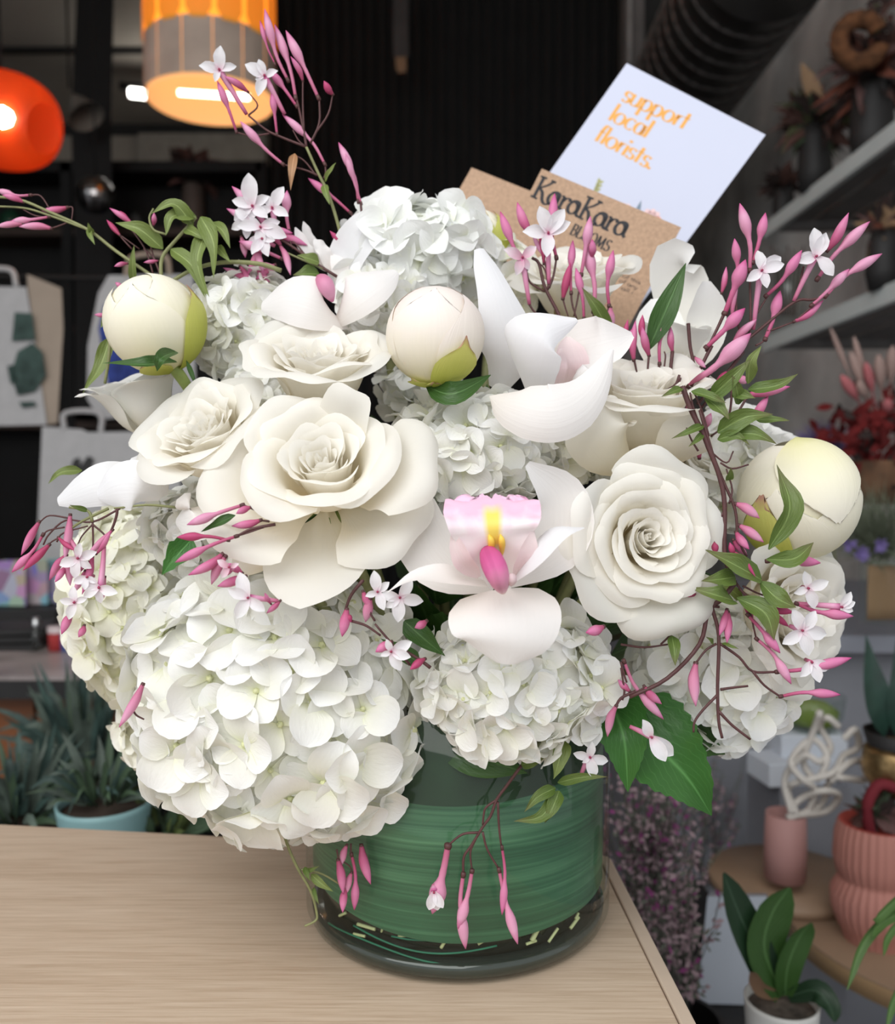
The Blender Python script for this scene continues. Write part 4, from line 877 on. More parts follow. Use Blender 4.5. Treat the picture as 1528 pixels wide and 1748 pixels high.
def hydrangea(label, x, y, d, rx, ry, rz, n, fs, seed, mat, cull=-.15, rot=0., jit=.33):
    n = int(n * 1.25)
    """rx, ry in pixels, rz in pixels of depth; fs = floret radius in pixels"""
    k = px(d); c = V(x, y, d); r = root('hydrangea', label, 'flower', c); rnd = random.Random(seed)
    tube('stem', r, M['stem_g'], [c, c.lerp(VIN, .5), VIN + Vector(((c.x - VC.x) * .3, 0, 0))], .0028, 6)
    core = []; nu, nv = 20, 12
    def loc(nrm, s=1.):
        e = Vector((nrm.x * rx * k, nrm.y * ry * k, nrm.z * rz * k)) * s
        e = Vector((e.x * math.cos(rot) - e.y * math.sin(rot), e.x * math.sin(rot) + e.y * math.cos(rot), e.z))
        return RT * e.x + UP * e.y - FW * e.z
    for j in range(nv + 1):
        for i in range(nu):
            th_ = PI * j / nv; ph = 2 * PI * i / nu; core.append(c + loc(Vector((math.sin(th_) * math.cos(ph), math.cos(th_), math.sin(th_) * math.sin(ph))), .66))
    mk('flower_core', core, grid_faces(nu, nv, wrap=True), M['core'], r)
    ns = 0
    for i in range(n):
        yy = 1 - 2 * (i + .5) / n; q_ = math.sqrt(1 - yy * yy); a = i * 2.39996
        nl = Vector((q_ * math.cos(a), yy, q_ * math.sin(a)))
        if nl.z < cull: continue
        p = loc(nl, rnd.uniform(.84, .97)); n2 = Vector((nl.x / rx, nl.y / ry, nl.z / rz)).normalized(); n2 = loc(Vector((n2.x / rx, n2.y / ry, n2.z / rz)) * 1.).normalized()
        n2 = (n2 + Vector((rnd.gauss(0, jit), rnd.gauss(0, jit), rnd.gauss(0, jit)))).normalized()
        s = fs * k * rnd.uniform(.82, 1.15)
        X = n2.orthogonal().normalized(); X = Matrix.Rotation(rnd.uniform(0, 6.28), 3, n2) @ X; Y = n2.cross(X)
        mw = Matrix(((X.x, Y.x, n2.x, 0), (X.y, Y.y, n2.y, 0), (X.z, Y.z, n2.z, 0), (0, 0, 0, 1)))
        fo = bpy.data.objects.new('floret', None); sc.collection.objects.link(fo); fo.parent = r; fo.empty_display_size = .005
        fo.matrix_basis = Matrix.Translation(p) @ mw @ Matrix.Scale(s, 4)
        tilt = rnd.uniform(-.10, .45)
        for q in range(4):
            tm = Matrix.Rotation(q * PI / 2 + rnd.uniform(-.14, .14), 4, 'Z') @ Matrix.Translation((0, 0, .03 * (q % 2))) @ Matrix.Rotation(tilt + rnd.uniform(-.18, .18), 4, 'X') @ Matrix.Scale(rnd.uniform(.88, 1.12), 4)
            raw('petal', rnd.choice(HP), fo, tm, mat)
        raw('floret_centre', HC, fo, Matrix.Identity(4))
        ns += 1
    return r
def frame(axis):
    Z = axis.normalized(); X = UP.cross(Z).normalized() if abs(UP.dot(Z)) < .98 else RT.copy(); Y = Z.cross(X); return X, Y, Z
def rose_petal(o, X, Y, Z, s, phi0, A, L, r0, th0, thm, the, ucurl, seed, spiral=.10, edge=.20, ruff=.03, nu=14, nv=14, wp0=.5, vc=.55, rim=0., ex=2.6):
    rnd = random.Random(seed); p1, p2, p3 = [rnd.uniform(0, 6.28) for _ in range(3)]
    vs = []; uv = []; NI = 30
    cols = []
    for i in range(nu + 1):
        u = -1 + 2 * i / nu; rr = r0; z = 0.; col = [(rr, z)]
        for j in range(NI):
            v = (j + .5) / NI
            th_ = lerp(th0, thm, sm(v / .5)) if v < vc else lerp(lerp(th0, thm, sm(v / .5)), the, ((v - vc) / (1 - vc)) ** 1.6)
            th_ -= ucurl * abs(u) ** 1.6 * sm((v - .45) / .55)
            th_ -= rim * sm((v - .80) / .2)
            a = math.radians(th_); rr += math.cos(a) * L / NI; z += math.sin(a) * L / NI; col.append((max(.004, rr), z))
        cols.append(col)
    for j in range(nv + 1):
        for i in range(nu + 1):
            u = -1 + 2 * i / nu; v = (j / nv) * (1 - edge * abs(u) ** ex + .02 * math.sin(u * 7 + p1))
            x = v * NI; k = min(int(x), NI - 1); t = x - k; rr = lerp(cols[i][k][0], cols[i][k + 1][0], t); z = lerp(cols[i][k][1], cols[i][k + 1][1], t)
            wv = wp0 + (1 - wp0) * sm(v / .55)
            ph = phi0 + A * u * wv
            rr = rr * (1 + spiral * u) + ruff * v * v * (math.sin(u * 3.1 + p2) * .7 + .5 * math.sin(u * 6.3 + v * 4 + p3))
            z += ruff * .8 * v ** 3 * math.sin(u * 5 + p1)
            vs.append(o + (X * (rr * math.cos(ph)) + Y * (rr * math.sin(ph)) + Z * z) * s); uv.append(((u + 1) / 2, v))
    return vs, grid_faces(nu, nv), uv
def rose(label, x, y, d, axis, R, seed, n=24, mat='rose', openv=1., tight=0., outer=True, name='rose', reflex=60, ruff=.03, cone=1., phis=None, extra=(), fs=.35, tmax=1., face_k=.72):
    """x, y, d: the centre of the bloom's face; R: outer radius in pixels"""
    s = R * 1.2 * px(d); X, Y, Z = frame(axis); face = V(x, y, d); o = face - Z * (face_k * s * cone)
    r = root(name, label, 'flower', o); rnd = random.Random(seed); m = M[mat]
    for k in range(n):
        t = k / (n - 1) * tmax; ph = k * 2.39996 + rnd.uniform(-.25, .25) if phis is None or t < .55 else phis[k % len(phis)] + rnd.uniform(-.2, .2)
        A = lerp(2.1, .82, t ** .5); L = lerp(.72, 1.12, t) * cone
        r0 = .015 + .11 * t
        th0 = lerp(86, 32 - 8 * openv, t ** .75); thm = lerp(91, 74 - 14 * openv, t)
        the = lerp(98, 80, t / fs) if t < fs else lerp(80, 40 - reflex * openv, (t - fs) / (1 - fs))
        if t > .5: L *= rnd.uniform(.94, 1.06)
        vs, f, uv = rose_petal(o, X, Y, Z, s, ph, A, L, r0, th0, thm, the, lerp(0, 62, max(0, t - .25) / .75) * openv, seed * 100 + k, spiral=lerp(.22, .10, t), edge=lerp(.10, .24, t), ruff=ruff * lerp(.6, 1.3, t), nu=16, nv=16, rim=48 * sm(t * 3))
        mk('petal', vs, f, m, r, uv)
    for q, ee in enumerate(extra):
        an, A, L, th0, thm, the, uc = ee[:7]; eg, ex = ee[7:9] if len(ee) > 7 else (.26, 2.6)
        v = D(math.cos(math.radians(an)), math.sin(math.radians(an)), 0); ph = math.atan2(v.dot(Y), v.dot(X))
        vs, f, uv = rose_petal(o, X, Y, Z, s, ph, A, L, .13, th0, thm, the, uc, seed * 100 + 60 + q, spiral=.05, edge=eg, ex=ex, ruff=.045, nu=20, nv=20, rim=ee[9] if len(ee) > 9 else 35)
        mk('petal', vs, f, m, r, uv)
    # calyx and stem
    lathe('calyx', r, M['stem_p'], o, [(1e-4, -.16 * s), (.10 * s, -.12 * s), (.13 * s, -.02 * s), (.06 * s, .05 * s)], 16, axis=Z)
    for q in range(5):
        a = q * 1.2566; dv = X * math.cos(a) + Y * math.sin(a)
        blade('sepal', r, M['leaf_y'], [o - Z * (.04 * s) + dv * (.08 * s), o + dv * (.30 * s) - Z * (.04 * s), o + dv * (.5 * s) - Z * (.2 * s)], .07 * s, Z, prof='lance', nu=4, nv=6)
    tube('stem', r, M['stem_g'], [o - Z * (.1 * s), o.lerp(VIN, .5) - Z * (.2 * s), VIN + Vector(((o.x - VC.x) * .3, 0, 0))], .0026, 6)
    r['s'] = s
    return r, o, (X, Y, Z), s
def ball_petal(c, X, Y, Z, R, phi0, A, v0, v1, off, seed, prof=None, nu=12, nv=14, lump=.02, flare=0.):
    """patch of a slightly lumpy ball: v=0 at the stem pole (-Z), v=1 at the top pole"""
    rnd = random.Random(seed); p1, p2 = rnd.uniform(0, 6.28), rnd.uniform(0, 6.28); vs = []; uv = []
    pr = prof or [.35, .75, .95, 1, 1, .95, .8, .55, .12]
    for j in range(nv + 1):
        v = j / nv
        for i in range(nu + 1):
            u = -1 + 2 * i / nu; vv = v0 + (v1 - v0) * v * (1 - .12 * u * u) + .012 * math.sin(5 * u + p1) * v
            th_ = PI * vv; ph = phi0 + A * u * interp(pr, v)
            rr = R * (1 + off + lump * math.sin(2 * ph + p1) * math.sin(3 * th_ + p2) + flare * v ** 3 - .012 * (abs(u) ** 4) * (1 - v))
            d_ = X * (math.sin(th_) * math.cos(ph)) + Y * (math.sin(th_) * math.sin(ph)) - Z * (math.cos(th_) * 1.02)
            vs.append(c + d_ * rr); uv.append(((u + 1) / 2, v))
    return vs, grid_faces(nu, nv), uv
def peony(label, x, y, d, axis, R, seed, mat='peony', squash=1., face=None, petals=None):
    Rm = R * px(d); c = V(x, y, d); X, Y, Z = frame(axis); r = root('peony_bud', label, 'flower', c - Z * Rm); m = M[mat]
    vs, f, uv = ball_petal(c, X, Y, Z, Rm * .955, 0, PI, 0.001, .999, 0, seed, prof=[1] * 9, nu=36, nv=20, lump=.0)
    mk('inner_ball', vs, f, m, r, uv)
    for k, (ph, A, v0, v1, off) in enumerate(petals or [(0.3, 1.2, .04, .93, .0), (2.4, 1.15, .04, .90, .008), (4.4, 1.2, .04, .86, .014), (1.3, .9, .04, .74, .028), (5.5, .95, .04, .80, .034)]):
        vs, f, uv = ball_petal(c, X, Y, Z, Rm, ph, A, v0, v1, off - .02, seed * 10 + k, nu=18, nv=18, lump=.012)
        mk('petal', vs, f, m, r, uv)
    return r, c, (X, Y, Z), Rm
def sepal_patch(r, c, fr, Rm, ph, A, v1, off=.045, seed=0, mat='sepal', v0=.03, flare=.06, prof=None, label=None):
    vs, f, uv = ball_petal(c, *fr, Rm, ph, A, v0, v1, off, seed, prof=prof or [.5, .8, .95, 1, 1, .95, .85, .6, .15], flare=flare, nu=12, nv=12)
    mk('sepal', vs, f, M[mat], r, uv, label=label)
# pixel-space blade: control points (x, y, depth), width in px (full), normal in (right, up, toward)
def pb(name, r, mat, pts, wd, nrm=(0, 0, 1), **k):
    d = pts[0][2]; label = k.pop('label', None)
    return blade(name, r, M[mat] if isinstance(mat, str) else mat, [V(*p) for p in pts], wd * .5 * px(d), D(*nrm), label=label, **k)

# ------------------------------------------------------------------ jasmine
def sprig(label, dfun, stems=(), buds=(), leaves=(), flowers=(), seed=0, bm='bud', sm_='stem_b', lm='leaf_g', group=None, at=None):
    rnd = random.Random(seed)
    a = at or (stems[0][0][0] if stems else (buds[0][2], buds[0][3]))
    r = root('jasmine_sprig', label, 'vine', V(a[0], a[1], dfun(*a)), group)
    for st in stems:
        pts, rad = st[0], st[1]; m = M[st[2]] if len(st) > 2 else M[sm_]
        pts = [p if len(p) == 3 else (p[0], p[1], dfun(*p)) for p in pts]; k = px(pts[0][2])
        tube('stem', r, m, [V(*p) for p in pts], lambda v, rad=rad, k=k: rad * k * (1.08 - .3 * v), 6)
    for i, bd in enumerate(buds):
        tx, ty, bx, by = bd[:4]; wd = bd[4] if len(bd) > 4 and bd[4] else 12.5; mm = M[bd[5]] if len(bd) > 5 else M[bm]
        d0 = dfun(bx, by); d1 = dfun(tx, ty) + rnd.uniform(-.005, .003); k = px(d0)
        p0, p2 = V(bx, by, d0), V(tx, ty, d1); L = (p2 - p0).length; side = (p2 - p0).cross(FW).normalized() * L * rnd.uniform(-.07, .07)
        Q = spline([p0, p0.lerp(p2, .35) + side, p0.lerp(p2, .7) + side * .6, p2], 16)
        prf = [.30, .34, .36, .36, .38, .38, .42, .40, .55, .82, 1, 1, .92, .78, .58, .34, .05] if L > .02 else [.4, .5, .6, .72, .85, .95, 1, 1, 1, .95, .88, .78, .66, .52, .36, .2, .04]
        tv, tf, tu = tube_data(Q, lambda v, prf=prf, wd=wd, k=k: interp(prf, v) * wd / 2 * k, 8)
        bo = mk('bud', tv, tf, mm, r, tu)
        T = (Q[1] - Q[0]).normalized(); e = max(.0012, L * .045)
        tv, tf, tu = tube_data([p0 - T * e * .6, p0, p0 + T * e], [.20 * wd * k * 1.0, .24 * wd * k, .21 * wd * k], 6)
        mk('calyx', tv, tf, M[sm_], bo, tu)
    for lf in leaves:
        (tx, ty), (bx, by), wd = lf[:3]; o_ = lf[3] if len(lf) > 3 else {}
        d0 = dfun(bx, by) + o_.get('db', 0); d1 = dfun(tx, ty) + o_.get('dt', -.006); bend = o_.get('bend', 0)
        p0, p2 = V(bx, by, d0), V(tx, ty, d1); L = (p2 - p0).length; side = (p2 - p0).cross(FW).normalized() * L * bend
        mid = p0.lerp(p2, .5) + side - FW * L * o_.get('bow', .10)
        blade('leaf', r, M[o_.get('m', lm)], [p0, mid, p2], wd * .5 * px(d0), D(*o_.get('n', (rnd.uniform(-.3, .3), .35, 1))), prof=o_.get('prof', 'ovate'), cup=o_.get('cup', .25), fold=o_.get('fold', .3), ruf=o_.get('ruf', .25), fr=o_.get('fr', 1.6), tw=o_.get('tw', rnd.uniform(-.5, .5)), nu=6, nv=14, seed=rnd.random(), serr=o_.get('serr', 0.))
    for fl in flowers:
        (cx, cy), base, size, angs = fl[:4]; size *= .92; mm = fl[4] if len(fl) > 4 else 'jas'; dd = fl[5] if len(fl) > 5 else -.004
        d0 = dfun(cx, cy) + dd; k = px(d0); c = V(cx, cy, d0)
        if base:
            b0 = V(base[0], base[1], dfun(*base)); Q = spline([b0, b0.lerp(c, .5) + FW * .001, c + FW * .001], 8)
            tv, tf, tu = tube_data(Q, lambda v, k=k: k * (3.2 + 2.6 * v), 8)
            fo = mk('blossom_tube', tv, tf, M['bud_l'], r, tu)
        else:
            fo = mk('blossom_tube', *tube_data([c + FW * .006, c], 3.5 * k, 6)[:2], M['bud_l'], r)
        for q, an in enumerate(angs):
            a_, l = (an if isinstance(an, tuple) else (an, 1.)); a_ = math.radians(a_); l *= size
            dv = RT * math.cos(a_) + UP * math.sin(a_)
            tow = rnd.uniform(-.1, .35)
            p1 = c + (dv * .55 - FW * tow * .5) * l * k; p2 = c + (dv - FW * (tow - .1)) * l * k
            blade('petal', fo, M[mm if q % 4 != 3 or mm != 'jas' else 'jas'], [c, p1, p2], l * .30 * k, -FW, prof=[.35, .62, .85, 1, 1, .9, .7, .42, .05], cup=.75, tw=rnd.uniform(-.9, .9), nu=6, nv=9, ruf=.1, seed=q)
        mk('throat', *tube_data([c - FW * .0004, c - FW * .0012], 2.2 * k, 6)[:2], M['bud_d'], fo)
    return r
# ------------------------------------------------------------------ hydrangeas
hydrangea('largest white hydrangea head, at front left hanging over the vase', 478, 1195, .425, 262, 222, 185, 150, 64, 1, M['hyd'], rot=-.45, jit=.22)
hydrangea('creamy hydrangea head at the left edge, under the hanging jasmine', 232, 1035, .475, 105, 165, 110, 120, 40, 2, M['hyd_c'], rot=.1, jit=.3)
hydrangea('shaded hydrangea head low at left, tucked behind the largest one', 330, 1225, .49, 115, 80, 80, 80, 52, 3, M['hyd_c'])
hydrangea('white hydrangea head in the middle, above the pink lipped orchid', 815, 770, .425, 140, 92, 95, 110, 44, 4, M['hyd'])
hydrangea('small hydrangea cluster between the middle head and the right rose', 950, 775, .435, 62, 52, 55, 46, 36, 14, M['hyd_c'])
hydrangea('white hydrangea head low in the centre, over the vase rim', 880, 1165, .400, 158, 118, 105, 100, 50, 5, M['hyd'])
hydrangea('white hydrangea head at lower right behind the brown vine', 1215, 1150, .445, 128, 112, 95, 90, 54, 6, M['hyd'])
hydrangea('cool white hydrangea head at the top, behind the centre peony bud', 715, 432, .475, 122, 70, 80, 60, 54, 7, M['hyd_b'])
hydrangea('hydrangea head at upper left, right of the left peony bud', 425, 560, .465, 88, 88, 75, 84, 40, 8, M['hyd'])
hydrangea('white hydrangea cluster under the centre peony bud, beside its leaf', 715, 655, .47, 60, 60, 50, 40, 36, 9, M['hyd_b'])
hydrangea('pale hydrangea filling between upper orchid and top rose', 840, 500, .50, 70, 80, 55, 46, 40, 10, M['hyd_c'])
hydrangea('pale hydrangea behind the right rose, beside the large brown vine', 1235, 800, .47, 62, 100, 60, 56, 42, 12, M['hyd'])
hydrangea('creamy hydrangea deep between the upper orchid and the swirl rose', 1010, 725, .46, 80, 75, 50, 50, 40, 16, M['hyd_c'])
hydrangea('white hydrangea petals showing between the top orchid and the centre peony bud', 650, 520, .46, 62, 62, 50, 40, 42, 17, M['hyd'])
hydrangea('white hydrangea tucked between the two upper left roses', 455, 690, .455, 70, 60, 50, 40, 40, 18, M['hyd'])
hydrangea('white hydrangea in the shadow under the left ruffled rose', 340, 900, .43, 75, 60, 50, 44, 44, 19, M['hyd'])
hydrangea('creamy hydrangea hidden in the gap right of the central rose', 745, 850, .44, 60, 75, 50, 50, 36, 15, M['hyd_c'])
# bouquet greenery core keeps the middle from being hollow
gr = root('greenery_filling', 'dark green foliage packed between the blooms, seen in the gaps', 'foliage', VIN)
rnd = random.Random(33)
for i in range(70):
    a = rnd.uniform(0, 6.28); e = rnd.uniform(-.1, 1.4); Rr = rnd.uniform(.05, .13)
    c = VC + Vector((math.cos(a) * math.cos(e) * Rr * 1.1 - .005, math.sin(a) * math.cos(e) * Rr * .8 + .01, .15 + math.sin(e) * Rr * 1.0)); dv = (c - VC - Vector((0, 0, .10))).normalized()
    blade('leaf', gr, M['leaf_d'], [c - dv * .03, c, c + dv * .035 + Vector((0, 0, -.01))], .018, dv.orthogonal(), prof='ovate', ruf=.2, nu=4, nv=8, seed=i)

# ------------------------------------------------------------------ roses
def cup(a, L=1.1, thm=80, the=30, uc=40, A=.98, n=4, th0=38): return [(a + i * 360 / n + (7 * i) % 11, A, L * (1 - .03 * (i % 2)), th0, thm, the, uc) for i in range(n)]
R1, o1, f1, s1 = rose('large open white rose at the centre front with pointed lower petals', 545, 780, .366, D(-.06, .60, .80), 138, 11, n=17, openv=.5, reflex=60, ruff=.03, fs=.5, tmax=.60,
    extra=cup(-75, 1.12, 78, 15, 55) + cup(-20, 1.2, 70, -10, 60, n=3) + [(172, .85, 1.42, 10, 52, -25, 75), (-2, .70, 1.45, 12, 54, -40, 75), (68, .75, 1.35, 30, 82, 50, 50, .42, 1.7), (-150, .8, 1.35, 5, 40, -30, 70), (-94, .95, 1.34, -12, 14, -12, 75, .60, 1.15, -12), (-45, .7, 1.15, -5, 25, -25, 60), (125, .8, 1.2, 25, 70, 30, 60)])
rose('white rose in the upper left middle, facing up with packed inner petals', 545, 605, .405, D(.02, .84, .54), 128, 21, n=22, openv=.6, reflex=50, ruff=.05, fs=.45, tmax=.7,
    extra=cup(-70, 1.12, 76, 20, 50) + cup(-35, 1.2, 68, 5, 60, n=5, A=.85))
rose('creamy white rose at left with ruffled centre, facing up and left', 340, 730, .395, D(-.32, .66, .68), 118, 31, n=20, openv=.6, reflex=55, ruff=.07, fs=.45, tmax=.62,
    extra=cup(-80, 1.15, 76, 20, 50) + cup(-40, 1.25, 66, -5, 65, n=4, A=.9))
R4, o4, f4, s4 = rose('large creamy white rose at right with tight swirl facing forward', 1112, 915, .375, D(.20, .16, 1), 118, 44, n=34, openv=.8, reflex=45, ruff=.025,
    extra=[(-75, .8, 1.40, 20, 45, -35, 60), (-150, .9, 1.3, 22, 50, 0, 50), (70, .8, 1.3, 25, 55, 0, 60), (170, .8, 1.3, 25, 60, 20, 50), (10, .8, 1.15, 25, 55, 10, 50)])
rose('shaded white rose at the far left, seen from the side under the peony bud', 235, 655, .455, D(-.25, .95, .25), 78, 51, n=16, mat='rose_w', openv=.35, reflex=55, cone=1.35)
R6, o6, f6, s6 = rose('cream rose at upper right, seen from the side above the swirl rose', 1098, 655, .415, D(-.05, .88, .47), 108, 61, n=24, openv=.4, reflex=50, cone=1.35)
pb('petal', R6, 'rose', [(1075, 805, .41), (1035, 760, .392), (1022, 715, .392), (1048, 675, .40)], 130, (-.3, .2, .95), prof='petal', cup=-.6, nu=12, nv=14)
pb('petal', R6, 'rose', [(1130, 800, .41), (1180, 750, .395), (1195, 700, .40)], 110, (.4, .2, .9), prof='petal', cup=-.5, nu=12, nv=14)
rose('pale yellow rose behind the pink buds, in front of the kraft cards', 985, 455, .485, D(-.05, .85, .5), 112, 71, n=26, openv=.7, mat='rose', ruff=.05)
rose('frilly white rose at the right edge, below the large peony bud', 1378, 1045, .415, D(.55, .0, .83), 135, 81, n=30, openv=.9, mat='rose', ruff=.07)
R9, o9, f9, s9 = rose('white rose with tall open petals at upper right beside the cards', 1165, 560, .455, D(.15, .95, .3), 66, 91, n=10, openv=.3, mat='rose_w', cone=1.3)
pb('petal', R9, 'rose_w', [(1160, 640, .46), (1165, 540, .475), (1150, 450, .47), (1185, 425, .46)], 110, (.1, 0, 1), prof='petal', cup=.5, nu=12, ruf=.05)
pb('petal', R9, 'rose_w', [(1170, 640, .45), (1198, 560, .455), (1205, 480, .45)], 88, (.35, 0, 1), prof='round', cup=.6, nu=12, ruf=.05)
pb('petal', R9, 'rose_w', [(1155, 650, .45), (1130, 580, .455), (1120, 510, .465)], 90, (-.2, 0, 1), prof='round', cup=.4, nu=12, ruf=.05)
R10 = rose('cool white rose half hidden by the vine leaves, above the right peony', 1305, 735, .465, D(.25, .9, .35), 88, 95, n=14, openv=.6, mat='rose_w')[0]
rose('small cream rose deep between the swirl rose and the vine', 1205, 770, .455, D(.2, .55, .8), 66, 97, n=18, openv=.5)
rose('white rosebud tucked under the central rose, among pink buds', 405, 945, .375, D(-.95, .05, .35), 52, 98, n=12, openv=.2, cone=1.5)

# ------------------------------------------------------------------ peony buds
P1, c, fr, Rm = peony('creamy peony bud at left with green sepals, on its own stem', 263, 552, .43, D(-.25, .9, .25), 83, 1)
def around(fr, right, toward):      # azimuth in the bud's frame for a direction given as seen
    v = D(right, 0, toward); return math.atan2(v.dot(fr[1]), v.dot(fr[0]))
sepal_patch(P1, c, fr, Rm, around(fr, 1, .15), .62, .66, seed=1)
sepal_patch(P1, c, fr, Rm, around(fr, -.3, 1), .7, .28, seed=2, mat='sepal')
pb('leaf', P1, 'leaf_d', [(302, 618, .418), (250, 622, .400), (175, 620, .405)], 34, (0, .6, .8), prof='ovate', cup=.4, fold=.3, tw=.4, label='dark green bract')
pb('leaf', P1, 'leaf_d', [(300, 600, .41), (275, 612, .395), (268, 634, .398)], 26, (.2, .3, .8), prof='ovate', cup=.4, fold=.3, label='dark green bract')
pb('leaf', P1, 'leaf_d', [(318, 615, .425), (328, 640, .42), (334, 658, .42)], 9, (0, .3, .8), prof='lance')
tube('stem', P1, M['stem_p'], [V(290, 618, .432), V(312, 648, .435), V(330, 675, .44), V(420, 800, .46)], lambda v: px(.43) * (11 - 3 * v), 10)
P2, c, fr, Rm = peony('blush white peony bud at top centre with yellow green sepal', 742, 572, .400, D(.05, .95, .2), 84, 2, mat='peony_p')
sepal_patch(P2, c, fr, Rm, around(fr, .62, .95), .62, .50, seed=3, off=.06, flare=.10)
sepal_patch(P2, c, fr, Rm, around(fr, -.6, .9), .7, .22, seed=4)
sepal_patch(P2, c, fr, Rm, around(fr, .1, 1), .5, .20, seed=5)
pb('leaf', P2, 'leaf_g', [(725, 668, .40), (775, 668, .385), (835, 640, .39)], 46, (.1, -.2, .9), prof='ovate', cup=.6, fold=.1, m=None) if False else pb('leaf', P2, 'leaf_d', [(728, 660, .40), (775, 672, .388), (838, 640, .40)], 44, (.1, .1, .9), prof='leaf', cup=.5)
tube('stem', P2, M['stem_p'], [V(745, 650, .41), V(750, 700, .43), V(760, 800, .45)], lambda v: px(.41) * 10, 10)
P3, c, fr, Rm = peony('largest creamy peony bud, at the right edge behind the vine', 1360, 852, .425, D(-.1, .95, .25), 103, 3, petals=[(-1.3, 1.5, .04, .97, 0.), (1.2, 1.4, .04, .94, .008), (-1.9, 1.2, .04, .62, .03), (-.6, 1.0, .04, .66, .025)])
# big overlapping cap petal
vs, f, uv = ball_petal(c, fr[0], fr[1], -fr[2], Rm, -around(fr, .25, 1) if False else around((fr[0], fr[1], -fr[2]), .25, 1), 1.15, .02, .56, .035, 77, prof=[.9, 1, 1, 1, .95, .85, .7, .45, .08], nu=18, nv=18, lump=.012)
mk('petal', vs, f, M['peony'], P3, uv)
sepal_patch(P3, c, fr, Rm, around(fr, -.95, .75), .50, .60, seed=6, off=.05, flare=.0)
sepal_patch(P3, c, fr, Rm, around(fr, -.4, 1), .5, .22, seed=7)
tube('stem', P3, M['stem_p'], [V(1350, 945, .43), V(1300, 1000, .45), V(1200, 1100, .46)], lambda v: px(.41) * 10, 10)
P4, c, fr, Rm = peony('pale yellow peony bud peeking up in front of the blank kraft card', 812, 415, .50, D(.1, .95, .2), 58, 4)
sepal_patch(P4, c, fr, Rm, around(fr, .8, .6), .55, .85, seed=8, off=.04, flare=0)
sepal_patch(P4, c, fr, Rm, around(fr, .3, 1), .4, .8, seed=9, off=.05, flare=0)
tube('stem', P4, M['stem_p'], [V(812, 465, .50), V(815, 560, .50)], lambda v: px(.5) * 8, 8)

# ------------------------------------------------------------------ orchids
lipm, t, b, o = nt('orchid_lip')
uvn = N(t, 'ShaderNodeUVMap'); sp_ = N(t, 'ShaderNodeSeparateXYZ'); t.links.new(uvn.outputs[0], sp_.inputs[0])
s_ = N(t, 'ShaderNodeMath', operation='SUBTRACT'); s_.inputs[1].default_value = .5; t.links.new(sp_.outputs[0], s_.inputs[0]); ab = N(t, 'ShaderNodeMath', operation='ABSOLUTE'); t.links.new(s_.outputs[0], ab.inputs[0])
nz = N(t, 'ShaderNodeTexNoise', i_Scale=5., i_Detail=4.); t.links.new(uvn.outputs[0], nz.inputs['Vector'])
nm = N(t, 'ShaderNodeMath', operation='MULTIPLY_ADD'); nm.inputs[1].default_value = .35; t.links.new(nz.outputs[0], nm.inputs[0]); t.links.new(sp_.outputs[1], nm.inputs[2])
rv = ramp(t, [(.15, (.88, .84, .80)), (.62, (.88, .82, .83)), (.85, (.80, .48, .62)), (1, (.80, .50, .66))], nm.outputs[0])
ra_ = ramp(t, [(0, (1, 1, 1)), (.05, (1, 1, 1)), (.12, (0, 0, 0))], ab.outputs[0])      # yellow keel zone by |u|
rb_ = ramp(t, [(.28, (0, 0, 0)), (.36, (1, 1, 1)), (.62, (1, 1, 1)), (.74, (0, 0, 0))], sp_.outputs[1])
ml = N(t, 'ShaderNodeMath', operation='MULTIPLY'); t.links.new(ra_.outputs[0], ml.inputs[0]); t.links.new(rb_.outputs[0], ml.inputs[1])
mx = N(t, 'ShaderNodeMix', data_type='RGBA'); t.links.new(ml.outputs[0], mx.inputs[0]); t.links.new(rv.outputs[0], mx.inputs[6]); mx.inputs[7].default_value = (.86, .66, .12, 1)
vz = N(t, 'ShaderNodeTexVoronoi', i_Scale=7.); t.links.new(uvn.outputs[0], vz.inputs['Vector']); vr = ramp(t, [(0, (1, 1, 1)), (.07, (0, 0, 0))], vz.outputs[0])
rt_ = ramp(t, [(.70, (0, 0, 0)), (.76, (.9, .9, .9)), (.95, (.8, .8, .8)), (1, (0, 0, 0))], sp_.outputs[1]); m2 = N(t, 'ShaderNodeMath', operation='MULTIPLY'); t.links.new(vr.outputs[0], m2.inputs[0]); t.links.new(rt_.outputs[0], m2.inputs[1])
mx2 = N(t, 'ShaderNodeMix', data_type='RGBA'); t.links.new(m2.outputs[0], mx2.inputs[0]); t.links.new(mx.outputs[2], mx2.inputs[6]); mx2.inputs[7].default_value = (.45, .02, .08, 1)
t.links.new(mx2.outputs[2], b.inputs['Base Color']); b.inputs['Roughness'].default_value = .5; M['lip'] = lipm
O1 = root('cymbidium_orchid', 'white orchid with pink and yellow lip at the centre front', 'flower', V(850, 985, .365))
pb('sepal', O1, 'orch', [(852, 1006, .356), (862, 1045, .345), (868, 1090, .341), (864, 1134, .345)], 192, (0, .35, .9), prof=[.72, .95, 1, 1, .97, .9, .78, .58, .16], cup=-.3, nu=14, nv=14)
pb('petal', O1, 'orch', [(845, 1000, .366), (760, 960, .372), (725, 900, .380), (735, 850, .384)], 120, (-.1, .2, 1), prof='petal', cup=.3, nu=12, nv=14)
pb('petal', O1, 'orch', [(862, 995, .366), (950, 930, .372), (955, 850, .372), (900, 792, .366)], 110, (.0, .1, 1), prof='petal', cup=.5, nu=12, nv=14)
pb('sepal', O1, 'orch', [(840, 1000, .360), (770, 985, .350), (710, 985, .350), (660, 1012, .352)], 62, (0, .9, .45), prof='leaf', cup=.4, nu=10, nv=14, tw=.5)
